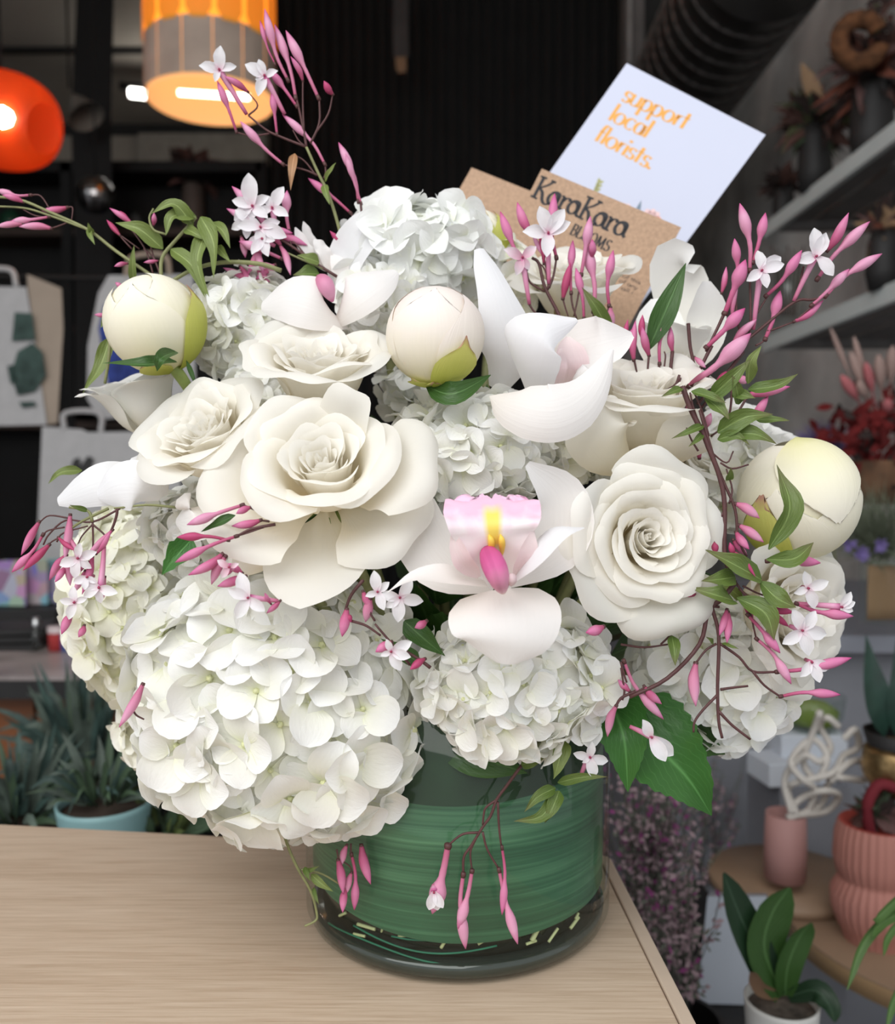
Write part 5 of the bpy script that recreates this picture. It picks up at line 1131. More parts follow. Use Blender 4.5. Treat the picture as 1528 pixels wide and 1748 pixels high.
pb('sepal', O1, 'orch_c', [(868, 1000, .360), (900, 955, .346), (950, 905, .342), (996, 900, .346)], 66, (-.3, .8, .45), prof='petal', cup=-.5, nu=10, nv=14, tw=-.4)
pb('lip', O1, 'lip', [(850, 1002, .360), (846, 950, .350), (842, 900, .343), (840, 858, .350), (839, 846, .354)], 150, (0, .15, 1), prof=[.20, .34, .50, .70, .90, 1.05, 1.08, 1.0, .86, .55], cup=.55, tipcup=-.2, ruf=.12, fr=4.6, jag=.09, nu=22, nv=26)
pb('lip_lobe', O1, 'orchblush', [(818, 985, .352), (790, 955, .344), (772, 905, .344)], 36, (-.3, .1, .9), prof='petal', cup=.6, nu=6, ruf=.1)
pb('lip_lobe', O1, 'orchblush', [(878, 985, .352), (898, 950, .344), (910, 905, .344)], 36, (.3, .1, .9), prof='petal', cup=.6, nu=6, ruf=.1)
yel = plain('keel_yellow', (.82, .55, .08), .5, var=.1)
for dx in (-9, 11): tube('keel', O1, yel, [V(846 + dx, 948, .349), V(847 + dx * .9, 925, .344), V(843 + dx, 912, .344)], lambda v: px(.35) * 6 * math.sin(PI * min(.95, v * .9 + .08)), 8)
tube('column', O1, M['orchpink'], [V(834, 945, .347), V(842, 962, .337), V(852, 988, .334), V(858, 1008, .345)], lambda v: px(.34) * 21 * math.sin(PI * min(.93, v * .72 + .22)) ** .7, 16, 14)
tube('anther_cap', O1, M['orchblush'], [V(866, 982, .336), V(874, 988, .334), V(872, 1000, .338)], lambda v: px(.34) * 9 * math.sin(PI * min(.95, v * .9 + .05)), 10, 8)
O2 = root('cymbidium_orchid', 'white hooded orchid with blush lip at upper right centre', 'flower', V(955, 680, .42))
pb('petal', O2, 'orch_c', [(850, 665, .425), (868, 600, .41), (850, 510, .405), (818, 424, .415)], 88, (.1, 0, 1), prof=[.4, .62, .88, 1.05, 1.08, .95, .76, .62, .48, .2], cup=-.5, nu=12, nv=20, tw=.3)
pb('petal', O2, 'orch_c', [(905, 680, .415), (890, 620, .385), (915, 560, .375), (985, 545, .385)], 128, (-.35, .2, .9), prof=[.45, .72, .92, 1, .98, .88, .66, .40, .08], cup=-.75, nu=14, nv=16)
pb('petal', O2, 'orch', [(950, 640, .42), (985, 600, .41), (1030, 585, .40), (1080, 572, .405)], 104, (.1, .3, .95), prof=[.45, .72, .9, 1, 1, .92, .74, .45, .1], cup=.4, nu=12, nv=16)
pb('sepal', O2, 'orch', [(836, 676, .388), (880, 690, .374), (945, 700, .368), (1005, 668, .374), (1046, 596, .388)], 108, (0, .15, 1), prof=[.03, .52, .82, .96, 1, 1, .9, .66, .40, .06], cup=-.7, nu=12, nv=24)
pb('lip', O2, 'orchblush', [(965, 670, .41), (975, 620, .40), (970, 575, .41)], 62, (.1, .1, 1), prof='petal', cup=.7, ruf=.05, nu=10)
pb('lip_lobe', O2, 'orchblush', [(950, 665, .40), (952, 625, .392), (958, 595, .40)], 34, (-.2, .1, 1), prof='petal', cup=-.6, nu=8)
tube('column', O2, M['orch'], [V(985, 665, .40), V(993, 645, .39), V(1005, 630, .388)], lambda v: px(.39) * 13, 10)
O3 = root('cymbidium_orchid', 'white orchid at the top left centre with a small pink lip', 'flower', V(590, 520, .45))
pb('petal', O3, 'orch', [(595, 560, .45), (550, 520, .42), (495, 505, .42), (446, 522, .43)], 98, (-.1, .3, .95), prof='round', cup=-.5, nu=12, nv=14)
pb('petal', O3, 'orch', [(568, 555, .44), (592, 510, .42), (632, 480, .42), (676, 462, .43)], 92, (-.2, .3, .9), prof='round', cup=-.6, nu=12, nv=14)
pb('petal', O3, 'orch_c', [(590, 520, .46), (592, 450, .455), (630, 395, .45), (668, 392, .455)], 84, (-.4, .2, 1), prof='round', cup=.5, nu=12, nv=14)
pb('sepal', O3, 'orch', [(585, 500, .455), (580, 450, .455), (574, 412, .46)], 32, (0, .1, 1), prof='petal', cup=.3)
tube('lip', O3, M['bud_l'], [V(545, 475, .43), V(556, 488, .422), V(568, 515, .425)], lambda v: px(.43) * 15 * math.sin(PI * min(.97, v * .85 + .12)) ** .8, 12, 10, label='pink lip')
pb('sepal', O3, 'orch', [(560, 450, .465), (530, 410, .46), (518, 378, .46)], 18, (.2, .2, 1), prof='strap', cup=.4, ruf=.3)
pb('sepal', O3, 'orch', [(560, 460, .460), (525, 430, .455), (504, 388, .455)], 24, (.2, .2, 1), prof='strap', cup=.4, ruf=.3)
pb('sepal', O3, 'orch', [(572, 470, .458), (552, 430, .455), (536, 408, .455)], 24, (.2, .2, 1), prof='strap', cup=.4, ruf=.3)
O4 = root('cymbidium_orchid', 'cool white orchid at the far left seen from behind', 'flower', V(262, 850, .40))
pb('petal', O4, 'orch_c', [(262, 845, .41), (215, 822, .40), (160, 826, .395), (98, 856, .40)], 84, (0, .3, .9), prof='round', cup=-.5, nu=12, nv=14)
pb('petal', O4, 'orch_c', [(275, 850, .395), (240, 828, .385), (200, 828, .385), (166, 846, .39)], 92, (0, .2, .95), prof='round', cup=-.5, nu=12, nv=14)
pb('sepal', O4, 'orch_c', [(280, 848, .41), (250, 800, .405), (222, 785, .405)], 66, (0, .3, .9), prof='petal', cup=-.4, nu=10)
pb('petal', O4, 'orch', [(350, 865, .39), (330, 880, .38), (300, 890, .39)], 90, (0, .2, .9), prof='petal', cup=-.3, nu=10)
# ------------------------------------------------------------------ jasmine sprigs: buds are (tip x, y, base x, y, width, material)
lin = lambda d0, gx, gy, x0, y0: (lambda x, y, *a: d0 + gx * (x - x0) + gy * (y - y0))
sprig('tallest jasmine stem rising at top left, two white blossoms and long buds', lin(.455, 0, .00003, 560, 300),
 [([(590, 440), (584, 410), (572, 365), (559, 327), (544, 297), (523, 251)], 3.2, 'stem_g'), ([(523, 251), (480, 234), (455, 222), (424, 197)], 2.2, 'stem_b'), ([(523, 251), (519, 226), (511, 188), (506, 168)], 2.4), ([(519, 226), (517, 180), (517, 138)], 1.8), ([(530, 245), (545, 210), (545, 168)], 2.), ([(538, 228), (560, 195), (568, 161)], 1.6), ([(544, 300), (520, 290), (484, 281)], 1.8), ([(553, 305), (556, 295), (555, 281)], 1.8), ([(540, 300), (520, 275), (503, 265)], 1.6), ([(424, 197), (440, 180), (423, 157)], 1.5), ([(460, 228), (430, 232), (404, 226)], 1.6), ([(599, 364), (608, 380), (611, 400)], 2.), ([(616, 348), (617, 370), (612, 395)], 2.2), ([(523, 251), (510, 240), (500, 222)], 1.4)],
 [(452, 15, 492, 138, 15, 'bud_l'), (469, 42, 505, 168, 16, 'bud_l'), (488, 52, 544, 168, 17, 'bud_l'), (444, 35, 470, 110, 9), (496, 96, 517, 138, 10), (459, 117, 507, 182, 14), (482, 195, 555, 281, 14, 'bud_l'), (410, 207, 484, 281, 15, 'bud_l'), (553, 138, 568, 161, 13, 'bud_d'), (578, 243, 612, 345, 15, 'bud_l'), (590, 262, 617, 348, 11, 'bud_l'), (526, 304, 599, 364, 14), (371, 138, 404, 226, 13), (383, 130, 423, 157, 12), (464, 155, 473, 230, 12), (563, 394, 590, 428, 12, 'bud_d')],
 [((574, 277), (555, 310), 12, {'m': 'leaf_y'}), ((563, 350), (553, 315), 14, {'m': 'leaf_y'}), ((496, 325), (503, 262), 16, {'m': 'leaf_dry'})],
 [((375, 120), (421, 195), 40, [(85, 1.05), (15, .8), (170, .95), (140, .55), (250, .6)]), ((452, 130), (486, 195), 38, [(150, 1.1), (110, .8), (20, .7), (250, 1.), (200, .5)])], seed=1)
sprig('long jasmine tendril reaching out to the far left edge', lin(.45, -.00004, 0, 270, 470),
 [([(270, 478), (200, 430), (150, 392), (85, 362), (30, 340), (-30, 335)], 3., 'stem_g'), ([(150, 392), (85, 368), (40, 355), (-20, 352)], 2., 'stem_g'), ([(53, 333), (70, 335), (88, 362)], 1.4), ([(115, 354), (124, 355), (122, 378)], 1.3), ([(85, 372), (60, 368), (40, 358)], 1.2), ([(88, 390), (110, 382), (118, 376)], 1.3), ([(262, 470), (250, 430), (232, 402), (218, 385)], 1.6), ([(277, 478), (262, 440), (245, 425)], 1.8), ([(225, 425), (205, 402), (238, 425)], 1.4), ([(274, 470), (256, 415), (262, 385)], 1.5)],
 [(-6, 324, 53, 333, 12, 'bud_l'), (4, 333, 40, 345, 11), (70, 360, 115, 354, 12), (-8, 387, 40, 382, 11, 'bud_l'), (18, 378, 85, 370, 12, 'bud_l'), (32, 387, 88, 390, 13, 'bud_l'), (187, 355, 226, 382, 10), (205, 360, 222, 378, 10, 'bud_d'), (182, 375, 205, 402, 9, 'bud_d'), (263, 363, 262, 385, 9), (195, 455, 218, 450, 8), (197, 482, 210, 493, 9), (161, 537, 184, 537, 8), (245, 448, 270, 445, 7)],
 [((197, 380), (278, 425), 30, {'bend': -.1, 'm': 'leaf_y'}), ((162, 418), (152, 390), 12, {'m': 'leaf_y'}), ((150, 380), (158, 400), 10, {'m': 'leaf_y'}), ((229, 418), (228, 484), 14, {'m': 'leaf_y'}), ((141, 672), (188, 576), 26, {'m': 'leaf_y', 'bend': .1}), ((172, 560), (190, 535), 14, {'m': 'leaf_y'}), ((82, 826), (140, 803), 17, {'m': 'leaf_y', 'bend': -.15})], seed=2, at=(270, 478))
sprig('arching green jasmine shoot with curled leaves above the left peony bud', lin(.445, 0, 0, 0, 0),
 [([(480, 462), (440, 450), (380, 448), (330, 460), (285, 485)], 4.2, 'stem_g'), ([(275, 478), (277, 440), (300, 410), (335, 371)], 3.4, 'stem_g'), ([(188, 576), (186, 610), (179, 655)], 3.2, 'stem_g'), ([(283, 400), (262, 392), (255, 372), (262, 356)], 2., 'stem_g')], [],
 [((258, 365), (330, 385), 26, {'bend': -.35, 'm': 'leaf_y'}), ((283, 402), (335, 370), 28, {'bend': -.3, 'm': 'leaf_y'}), ((365, 475), (343, 370), 30, {'bend': .12, 'm': 'leaf_y', 'tw': .3}), ((360, 520), (358, 380), 26, {'bend': -.12, 'm': 'leaf_y'}), ((393, 424), (362, 380), 20, {'bend': .1, 'm': 'leaf_y'}), ((352, 410), (316, 390), 20, {'m': 'leaf_y'}), ((350, 508), (292, 425), 28, {'bend': .12, 'm': 'leaf_y', 'tw': .3}), ((394, 448), (370, 420), 16, {'m': 'leaf_y'})], seed=3)
sprig('dense jasmine cluster of pink buds and white stars left of the top orchid', lin(.452, 0, 0, 0, 0),
 [([(575, 472), (540, 450), (505, 425), (473, 405)], 2.8), ([(560, 462), (520, 445), (482, 428)], 2.2, 'stem_g'), ([(494, 398), (495, 410), (500, 425)], 1.6), ([(525, 440), (500, 412), (465, 395)], 1.6)],
 [(396, 318, 465, 402, 17, 'bud_l'), (387, 356, 473, 413, 16, 'bud_l'), (408, 412, 482, 442, 16, 'bud_l'), (525, 419, 467, 400, 15), (381, 457, 425, 480, 12), (422, 470, 452, 418, 13), (450, 465, 440, 425, 13, 'bud_l'), (496, 470, 478, 419, 12, 'bud_l'), (490, 325, 494, 396, 16, 'bud_l'), (436, 478, 470, 452, 13), (478, 462, 440, 450, 12, 'bud_l'), (430, 492, 410, 455, 12), (462, 482, 440, 460, 12), (419, 440, 412, 405, 12, 'bud_l'), (452, 390, 480, 420, 12), (500, 398, 460, 385, 12)],
 [((507, 436), (545, 448), 22, {'m': 'leaf_y'}), ((500, 470), (545, 468), 30, {'m': 'leaf_g'})],
 [((431, 352), (465, 402), 48, [(95, 1.2), (30, .75), (165, .8), (215, .9), (320, .8)]), ((445, 388), (473, 413), 46, [(20, .8), (340, 1.1), (150, .7), (180, .9), (270, .85)]), ((465, 355), (470, 400), 40, [(60, 1.1), (120, .7), (200, .8), (330, .9)]), ((425, 378), (450, 410), 40, [(200, .9), (140, .8), (260, .8), (60, .6), (310, .6)]), ((448, 408), (470, 420), 36, [(240, 1.), (290, 1.), (190, .8), (350, .7)])], seed=4)
sprig('upright group of pink jasmine buds with white blossoms over the kraft card', lin(.44, 0, 0, 0, 0),
 [([(960, 560), (953, 535), (930, 490), (920, 450), (908, 440)], 3.2), ([(898, 460), (905, 482), (930, 498)], 2.), ([(935, 495), (937, 470), (926, 440)], 2.), ([(937, 492), (945, 470), (950, 441)], 2.2), ([(904, 520), (912, 532), (924, 540)], 2.), ([(975, 501), (977, 520), (985, 545)], 1.8), ([(961, 510), (965, 525), (970, 540)], 1.5), ([(992, 470), (988, 500), (980, 540)], 1.8), ([(1014, 532), (1013, 560)], 2.2), ([(997, 545), (1000, 565)], 2.2), ([(1040, 523), (1035, 540), (1020, 562)], 2.2), ([(937, 492), (930, 460), (915, 445)], 1.6)],
 [(854, 361, 898, 460, 17), (883, 345, 908, 400, 17), (947, 330, 950, 441, 17), (1008, 369, 992, 470, 17, 'bud_l'), (978, 410, 975, 501, 14), (998, 410, 1014, 532, 20, 'bud_l'), (983, 457, 997, 545, 14), (974, 448, 961, 510, 14, 'bud_d'), (1011, 408, 1010, 440, 13), (1047, 427, 1040, 523, 16), (1046, 560, 1042, 525, 15, 'bud_l'), (908, 398, 935, 470, 9, 'bud_l'), (920, 400, 928, 450, 9, 'bud_d')],
 [((993, 490), (1040, 565), 26, {'m': 'leaf_g'})],
 [((936, 398), (937, 485), 50, [(175, .95), (110, 1.), (55, 1.), (25, .9), (265, .95)]), ((892, 440), (904, 520), 42, [(160, .9), (40, .8), (250, .8), (300, .6)], 'jas_p')], seed=5, at=(960, 560))
sprig('short dark pink jasmine buds standing beside the tall green leaf', lin(.425, 0, 0, 0, 0),
 [([(1126, 620), (1122, 640), (1115, 670)], 2.), ([(1148, 600), (1146, 640), (1165, 662)], 3.), ([(1175, 552), (1178, 590), (1184, 630), (1168, 662)], 3.), ([(1082, 611), (1088, 640)], 2.), ([(1108, 604), (1105, 640)], 2.), ([(1132, 640), (1136, 610), (1134, 600)], 1.5)],
 [(1085, 547, 1082, 615, 14), (1072, 545, 1060, 590, 10, 'bud_d'), (1096, 557, 1108, 607, 14), (1097, 537, 1097, 580, 12, 'bud_d'), (1134, 537, 1126, 622, 15), (1145, 557, 1148, 600, 12), (1080, 560, 1065, 600, 12)],
 [((1171, 449), (1105, 600), 42, {'m': 'leaf_d', 'prof': 'leaf', 'bow': .04, 'n': (-.2, 0, 1), 'tw': .15, 'fold': .12, 'ruf': .08})], seed=6, at=(1115, 670))
sprig('jasmine spray of long buds and white stars fanning out at upper right', lin(.415, 0, .00002, 1280, 560),
 [([(1184, 668), (1210, 640), (1240, 610), (1300, 560), (1357, 515), (1385, 512), (1409, 506)], 2.8), ([(1190, 690), (1230, 650), (1270, 595), (1281, 560), (1280, 463)], 2.6), ([(1310, 565), (1322, 562), (1356, 549)], 2.), ([(1290, 590), (1300, 585), (1306, 580)], 1.8), ([(1357, 515), (1364, 490), (1372, 455)], 2.2), ([(1256, 490), (1258, 540), (1268, 590)], 2.), ([(1260, 600), (1290, 540), (1310, 506)], 1.8), ([(1237, 534), (1225, 560), (1205, 600)], 2.8), ([(1215, 590), (1200, 620), (1180, 660)], 3.2), ([(1270, 600), (1240, 640), (1195, 700)], 2.4), ([(1277, 675), (1262, 700), (1245, 722), (1213, 745)], 2.2), ([(1250, 655), (1248, 690), (1243, 720)], 2.2), ([(1073, 668), (1110, 675), (1150, 660), (1160, 640)], 3.0), ([(1160, 645), (1162, 655), (1180, 664)], 3.2), ([(1356, 549), (1390, 520)], 1.5)],
 [(1254, 407, 1256, 490, 15), (1263, 347, 1280, 463, 19, 'bud_l'), (1307, 363, 1285, 449, 17), (1273, 443, 1237, 536, 24), (1272, 526, 1205, 594, 22), (1369, 427, 1307, 506, 18), (1485, 378, 1395, 477, 19, 'bud_l'), (1449, 363, 1412, 428, 17), (1506, 433, 1409, 506, 18, 'bud_l'), (1450, 459, 1385, 522, 17, 'bud_l'), (1406, 512, 1356, 549, 13), (1332, 496, 1306, 580, 19), (1282, 569, 1168, 658, 30, 'bud_l'), (1292, 545, 1252, 585, 14, 'bud_l'), (1349, 660, 1277, 675, 19), (1312, 675, 1283, 718, 16), (1274, 655, 1262, 640, 15, 'bud_l'), (1172, 690, 1180, 725, 14), (1245, 632, 1222, 655, 13, 'bud_d'), (1205, 628, 1186, 610, 10, 'bud_l'), (1186, 750, 1194, 782, 14), (1168, 715, 1158, 735, 13, 'bud_l'), (1214, 705, 1203, 732, 14, 'bud_l'), (1178, 742, 1172, 712, 12, 'bud_l'), (1240, 455, 1232, 500, 10), (1165, 640, 1162, 680, 10), (1260, 470, 1250, 540, 11, 'bud_l')],
 [], [((1300, 462), (1286, 563), 46, [(98, .85), (35, 1.05), (15, .9), (215, .8), (285, .75)]), ((1393, 438), (1355, 514), 50, [(95, 1.05), (70, .9), (200, .7), (175, .6), (310, .95)])], seed=7, at=(1190, 690))
sprig('main brown jasmine vine crossing in front of the right peony bud', lin(.385, 0, -.00001, 1230, 850),
 [([(1165, 660), (1180, 700), (1200, 740), (1210, 765), (1228, 812), (1237, 860), (1237, 940), (1248, 985), (1256, 994)], 4.6), ([(1195, 700), (1215, 770), (1232, 815), (1255, 870), (1260, 920), (1275, 950)], 2.8), ([(1200, 740), (1185, 700), (1178, 670)], 2.), ([(1210, 745), (1198, 700), (1185, 670)], 2.), ([(1256, 994), (1235, 1020), (1209, 1045), (1194, 1100), (1139, 1158), (1075, 1190)], 4.5), ([(1215, 1036), (1227, 1085), (1225, 1172), (1227, 1231), (1233, 1260)], 3.2), ([(1227, 1214), (1250, 1238), (1281, 1262)], 2.8), ([(1226, 1185), (1200, 1212), (1186, 1232), (1184, 1250)], 2.6), ([(1230, 1177), (1250, 1174), (1277, 1171)], 2.4), ([(1230, 1099), (1262, 1122), (1285, 1146), (1326, 1147)], 2.6), ([(1285, 1146), (1305, 1170), (1332, 1189)], 2.4), ([(1223, 1099), (1205, 1110), (1188, 1132)], 2.2), ([(1256, 994), (1275, 1025), (1291, 1090)], 2.), ([(1262, 1005), (1290, 1030), (1315, 1046)], 2.2), ([(1268, 1000), (1300, 1015), (1340, 1022)], 1.8), ([(1228, 1036), (1200, 1034), (1160, 1040)], 2.4), ([(1209, 1045), (1180, 1055), (1155, 1075), (1128, 1100)], 2.2), ([(1237, 870), (1220, 905), (1205, 930)], 1.8), ([(1230, 790), (1250, 800), (1278, 793)], 1.8), ([(1245, 860), (1250, 835), (1240, 800)], 1.8), ([(1212, 770), (1240, 790), (1252, 770)], 1.6), ([(1060, 1100), (1100, 1105), (1140, 1100)], 2.0), ([(1192, 770), (1180, 750), (1172, 730)], 1.8)],
 [(1297, 885, 1256, 860, 17, 'bud_l'), (1304, 926, 1262, 897, 16, 'bud_l'), (1279, 938, 1257, 909, 15), (1276, 948, 1252, 922, 13), (1222, 945, 1219, 925, 13, 'bud_d'), (1246, 926, 1252, 948, 11, 'bud_d'), (1401, 961, 1309, 958, 19), (1169, 1017, 1190, 1015, 9, 'bud_d'), (1454, 1123, 1326, 1147, 18), (1435, 1186, 1332, 1189, 16), (1188, 1206, 1188, 1132, 19, 'bud_l'), (1351, 1168, 1291, 1090, 17, 'bud_l'), (1332, 1115, 1276, 1049, 17), (1241, 1098, 1243, 1045, 14), (1228, 1085, 1241, 1041, 13), (1356, 1046, 1306, 1038, 15, 'bud_d'), (1347, 1070, 1315, 1046, 12, 'bud_d'), (1457, 1052, 1359, 1030, 18), (1286, 1062, 1270, 1020, 12, 'bud_d'), (1290, 985, 1250, 940, 10, 'bud_d'), (1205, 905, 1195, 925, 9)],
 [((1300, 590), (1277, 655), 26, {'m': 'leaf_y', 'bend': .15}), ((1283, 612), (1213, 678), 30, {}), ((1363, 638), (1277, 665), 24, {'bend': -.1}), ((1245, 716), (1203, 678), 36, {}), ((1320, 707), (1225, 738), 36, {'bend': .1, 'n': (0, .2, 1)}), ((1349, 718), (1290, 716), 16, {}), ((1326, 758), (1243, 742), 30, {'bend': .1}), ((1129, 677), (1165, 662), 15, {}), ((1146, 749), (1202, 726), 15, {}), ((1240, 688), (1180, 668), 22, {}), ((1248, 798), (1243, 820), 14, {}), ((1175, 763), (1200, 740), 12, {}), ((1280, 760), (1225, 750), 20, {'bend': .2}), ((1250, 640), (1262, 690), 24, {}), ((1290, 680), (1250, 672), 22, {}), ((1326, 793), (1312, 938), 42, {'bend': -.16, 'ruf': .35, 'tw': .2, 'prof': 'leaf', 'n': (.2, 0, 1), 'db': -.01, 'dt': -.006}), ((1389, 926), (1308, 955), 32, {'bend': -.14, 'db': -.01, 'prof': 'leaf'}), ((1203, 938), (1300, 990), 44, {'m': 'leaf_g', 'n': (0, .5, .8)}), ((1359, 1037), (1297, 992), 38, {'prof': 'leaf', 'bend': -.1}), ((1180, 1003), (1252, 1025), 38, {'n': (0, .5, .8), 'bow': .3}), ((1322, 1093), (1258, 1020), 40, {'bend': .18, 'prof': 'leaf'}), ((1153, 1137), (1147, 1085), 22, {}), ((1140, 1080), (1170, 1045), 24, {}), ((1197, 992), (1255, 985), 32, {'m': 'leaf_g'}), ((1262, 1108), (1232, 1098), 8, {}), ((1205, 1087), (1218, 1098), 10, {})],
 [((1369, 1076), (1347, 1068), 52, [(115, .85), (55, .85), (350, .95), (285, .95), (215, .85)]), ((1379, 1004), None, 46, [(20, .85), (100, .7), (290, .9), (200, .6)]), ((1436, 1036), (1359, 1030), 30, [(60, 1.1), (20, .9), (340, .8)]), ((1385, 1130), None, 44, [(340, .9), (290, .9), (230, .8)])], seed=8, at=(1237, 940))
sprig('jasmine cluster drooping at left beneath the cool white orchid', lin(.385, 0, 0, 0, 0),
 [([(205, 868), (158, 891), (113, 888), (84, 912), (74, 930)], 1.8, 'stem_b'), ([(200, 868), (199, 880), (192, 901), (178, 929)], 2.6, 'stem_b'), ([(158, 891), (150, 872), (118, 866)], 2.6, 'stem_g'), ([(185, 868), (140, 890), (113, 908)], 2.6, 'stem_g'), ([(120, 885), (85, 880), (68, 891)], 1.6), ([(110, 900), (84, 905), (74, 912)], 1.6), ([(100, 918), (88, 925), (84, 930)], 1.4), ([(158, 891), (159, 920), (158, 950)], 1.8), ([(158, 895), (140, 915), (133, 930)], 1.4), ([(158, 895), (180, 915), (178, 929)], 1.6), ([(97, 925), (108, 910), (150, 898)], 1.6), ([(300, 866), (250, 862), (195, 868)], 2.4, 'stem_g')],
 [(36, 948, 67, 891, 14), (20, 977, 74, 912, 15), (39, 974, 84, 930, 14, 'bud_d'), (84, 991, 113, 948, 14), (110, 958, 120, 879, 14, 'bud_l'), (94, 994, 113, 967, 12), (144, 955, 192, 905, 11, 'bud_l'), (117, 990, 151, 960, 12, 'bud_l'), (105, 1083, 124, 1046, 15), (134, 1088, 144, 1068, 12), (125, 1012, 145, 975, 12, 'bud_l'), (140, 1015, 158, 950, 13), (128, 940, 100, 918, 9, 'bud_d'), (120, 1000, 112, 950, 13, 'bud_l'), (172, 1030, 178, 985, 17, 'bud_l'), (190, 905, 165, 945, 9)],
 [((118, 862), (150, 872), 10, {})],
 [((134, 953), (120, 920), 42, [(80, .7), (20, .8), (260, .9), (200, .9), (320, .7)]), ((170, 1003), (178, 929), 42, [(160, 1.), (345, .9), (270, .7), (210, .8)]), ((128, 1028), None, 38, [(100, .8), (170, .7), (250, .9), (20, .6)]), ((150, 985), None, 30, [(200, 1.), (260, .8), (330, .7)])], seed=9, at=(205, 868))
sprig('pink jasmine buds pointing left from under the central rose', lin(.352, 0, 0, 0, 0),
 [([(470, 895), (430, 903), (405, 915)], 3.), ([(460, 880), (440, 872), (415, 862)], 2.2), ([(460, 890), (443, 888)], 2.), ([(450, 900), (415, 912), (385, 920)], 1.8)],
 [(319, 896, 415, 862, 18, 'bud_l'), (403, 877, 428, 866, 13), (395, 898, 445, 888, 15), (302, 917, 390, 922, 15, 'bud_d'), (299, 960, 405, 915, 17), (321, 982, 380, 946, 17), (361, 998, 385, 950, 17, 'bud_l'), (371, 1001, 419, 984, 17), (385, 962, 413, 978, 13), (378, 985, 400, 965, 13, 'bud_l'), (455, 1047, 478, 1026, 10), (452, 1012, 462, 1030, 8)],
 [((276, 982), (328, 920), 44, {'m': 'leaf_h', 'serr': .3, 'ruf': .15, 'dt': .01, 'db': .015}), ((343, 908), (402, 880), 18, {'m': 'leaf_d', 'dt': .005})],
 [((424, 1020), (475, 1026), 50, [(155, .8), (110, 1.), (240, .9), (320, .8)], 'jas'), ((392, 968), (405, 975), 26, [(150, 1), (230, 1), (20, .7)], 'jas_p')], seed=10, at=(470, 895))
sprig('jasmine blossoms with dark buds in the gap below the central rose', lin(.362, 0, 0, 0, 0),
 [([(620, 990), (600, 1015), (590, 1040)], 3.), ([(600, 1060), (625, 1068), (650, 1085)], 2.4), ([(640, 1060), (632, 1045), (632, 1025)], 2.), ([(700, 1135), (670, 1100), (640, 1065)], 2.4), ([(735, 1140), (715, 1125), (690, 1110)], 3.)],
 [(584, 1087, 592, 1040, 19), (624, 1062, 632, 1022, 18, 'bud_l'), (600, 1062, 590, 1050, 14, 'bud_d'), (641, 1113, 668, 1096, 17), (708, 1072, 728, 1060, 15), (700, 1143, 725, 1125, 14, 'bud_d'), (1000, 1080, 1030, 1070, 18), (637, 1040, 620, 1010, 13)],
 [((650, 1090), (715, 1130), 30, {'m': 'leaf_d', 'dt': .01, 'db': .015}), ((760, 1120), (690, 1060), 40, {'m': 'leaf_d', 'dt': .02, 'db': .02})],
 [((683, 1020), None, 46, [(265, 1.), (350, .95), (55, .85), (170, .8), (215, .7)]), ((645, 1010), None, 40, [(100, 1.), (40, .7), (200, .6), (290, .9)]), ((668, 1112), None, 42, [(25, 1.), (295, .95), (345, .9), (110, .6), (200, .5)])], seed=11, at=(620, 990))
sprig('jasmine stem hanging over the front of the glass vase', lin(.395, 0, .00001, 820, 1400),
 [([(905, 1290, .405), (888, 1310), (866, 1340), (848, 1365), (838, 1392), (824, 1412), (805, 1443), (792, 1463), (791, 1492)], 2.8), ([(848, 1365), (830, 1378), (826, 1390), (824, 1408)], 2.2), ([(850, 1369), (852, 1412), (856, 1446)], 2.2), ([(820, 1421), (790, 1424), (765, 1443)], 2.2), ([(812, 1432), (803, 1455), (806, 1486)], 2.0), ([(824, 1420), (832, 1450), (852, 1484)], 2.2)],
 [(782, 1586, 806, 1486, 19, 'bud_l'), (795, 1620, 791, 1492, 20, 'bud_l'), (884, 1612, 852, 1484, 18, 'bud_l'), (857, 1562, 857, 1446, 14), (738, 1560, 765, 1443, 30, 'bud_l')],
 [((877, 1402), (952, 1350), 24, {'bend': .18}), ((895, 1386), (948, 1345), 22, {'bend': -.12}), ((930, 1405), (955, 1350), 26, {}), ((1037, 1326), (952, 1336), 18, {'bend': .08}), ((945, 1330), (962, 1262), 32, {'m': 'leaf_y'}), ((930, 1293), (890, 1305), 20, {})],
 [((1007, 1292), (992, 1322), 36, [(85, .85), (170, .85), (345, 1.), (280, 1.1), (215, .5)]), ((741, 1522), (740, 1510), 34, [(280, 1.1), (255, 1.05), (300, 1.)])], seed=12, at=(888, 1310))
sprig('thin jasmine trail at the lower left of the vase with small pink buds', lin(.408, .0001, 0, 540, 0),
 [([(478, 1395), (490, 1440), (507, 1480), (531, 1522), (541, 1560), (538, 1572), (520, 1581)], 2.6, 'stem_g'), ([(514, 1484), (550, 1492), (590, 1516)], 1.8, 'stem_g'), ([(575, 1450), (577, 1462), (578, 1470)], 1.8), ([(599, 1440), (599, 1452), (600, 1460)], 1.8), ([(600, 1490), (598, 1480), (585, 1470)], 1.4)],
 [(586, 1526, 577, 1468, 15), (605, 1554, 600, 1458, 15), (633, 1510, 617, 1443, 17), (585, 1558, 590, 1515, 14), (583, 1478, 592, 1443, 12, 'bud_l'), (592, 1525, 600, 1490, 12, 'bud_l')],
 [((569, 1522), (531, 1492), 15, {'m': 'leaf_y'}), ((530, 1505), (520, 1480), 10, {}), ((545, 1545), (535, 1515), 8, {}), ((545, 1478), (520, 1488), 9, {})], seed=13, at=(478, 1395))
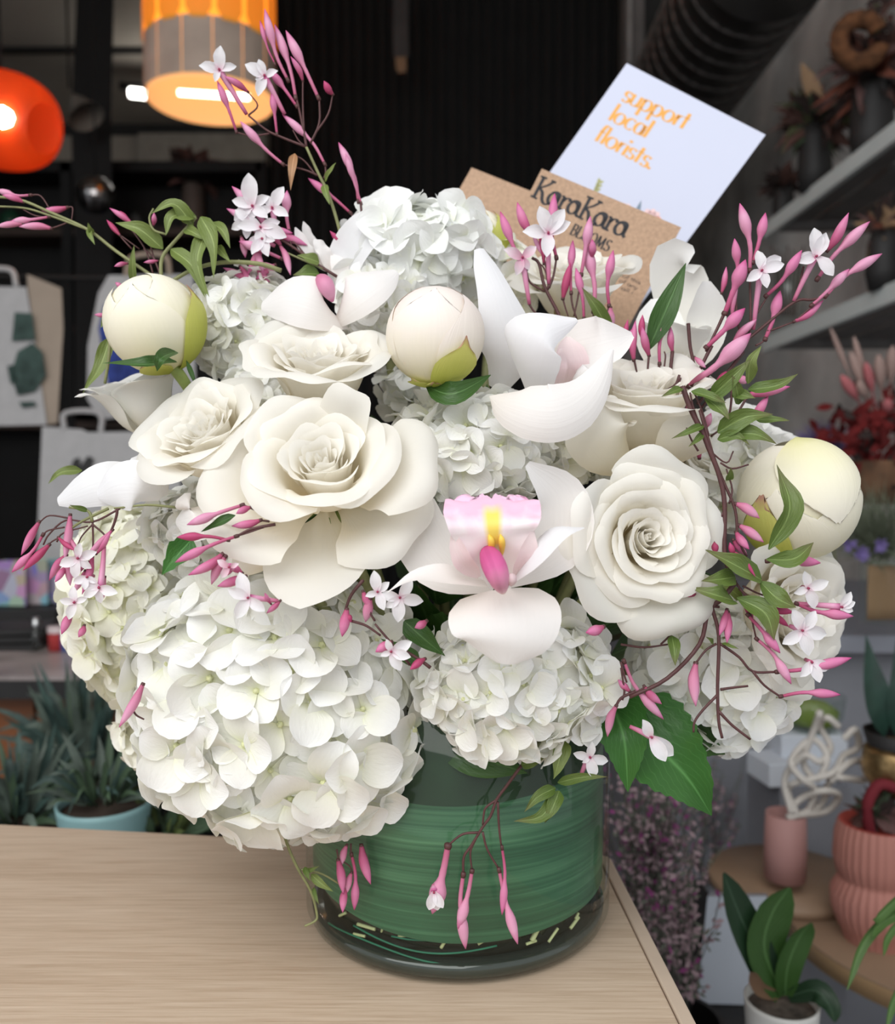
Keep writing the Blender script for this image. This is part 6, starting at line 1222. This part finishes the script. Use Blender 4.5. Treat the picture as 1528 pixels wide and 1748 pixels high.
sprig('single pink jasmine bud lying on the lower left hydrangea petals', lin(.375, 0, 0, 0, 0), [([(224, 1205), (232, 1220), (246, 1228)], 1.8)], [(203, 1242, 244, 1168, 17, 'bud_l')], seed=14)
sprig('pink jasmine buds and folded blossom against the green hydrangea leaf', lin(.382, 0, 0, 0, 0),
 [([(1085, 1180), (1060, 1192), (1050, 1210), (1046, 1218)], 2.6), ([(1060, 1130), (1065, 1150), (1070, 1165)], 2.2), ([(1075, 1190), (1090, 1180), (1103, 1172)], 2.2), ([(1062, 1195), (1066, 1180), (1060, 1140)], 2.)],
 [(1133, 1228, 1065, 1128, 17, 'bud_l'), (1130, 1202, 1100, 1172, 14), (1037, 1258, 1052, 1205, 15, 'bud_l'), (1055, 1160, 1075, 1180, 12)],
 [], [((1112, 1258), (1075, 1240), 48, [(118, .8), (320, 1.15), (300, 1.05)])], seed=15, at=(1085, 1180))
# ------------------------------------------------------------------ broad hydrangea leaves
hl = root('hydrangea_leaf', 'large toothed green leaf hanging at the lower right of the vase', 'leaf', V(1050, 1200, .43))
def hleaf(pts, wd, nrm, **k_):
    pb('blade', hl, 'leaf_h', pts, wd, nrm, prof='ovate', cup=.35, fold=.15, ruf=.08, fr=3, serr=.12, nu=12, nv=33, **k_)
hleaf([(1060, 1190, .425), (1120, 1270, .412), (1175, 1330, .41), (1215, 1392, .418)], 150, (.1, .2, 1))
hleaf([(1040, 1190, .415), (1065, 1260, .40), (1072, 1352, .40)], 100, (-.1, .1, 1))
hl2 = root('hydrangea_leaf', 'dark toothed green leaf under the lower right hydrangea', 'leaf', V(1170, 1200, .445))
pb('blade', hl2, 'leaf_d', [(1130, 1160, .44), (1180, 1250, .43), (1238, 1288, .43)], 90, (0, .2, 1), prof='ovate', cup=.3, fold=.15, serr=.12, nu=10, nv=30)
hl3 = root('hydrangea_leaf', 'dark green leaf lying over the vase rim below the centre hydrangea', 'leaf', V(800, 1250, .41))
pb('blade', hl3, 'leaf_d', [(760, 1230, .42), (820, 1290, .403), (900, 1320, .400)], 90, (0, .3, 1), prof='ovate', cup=-.3, nu=8, nv=14)
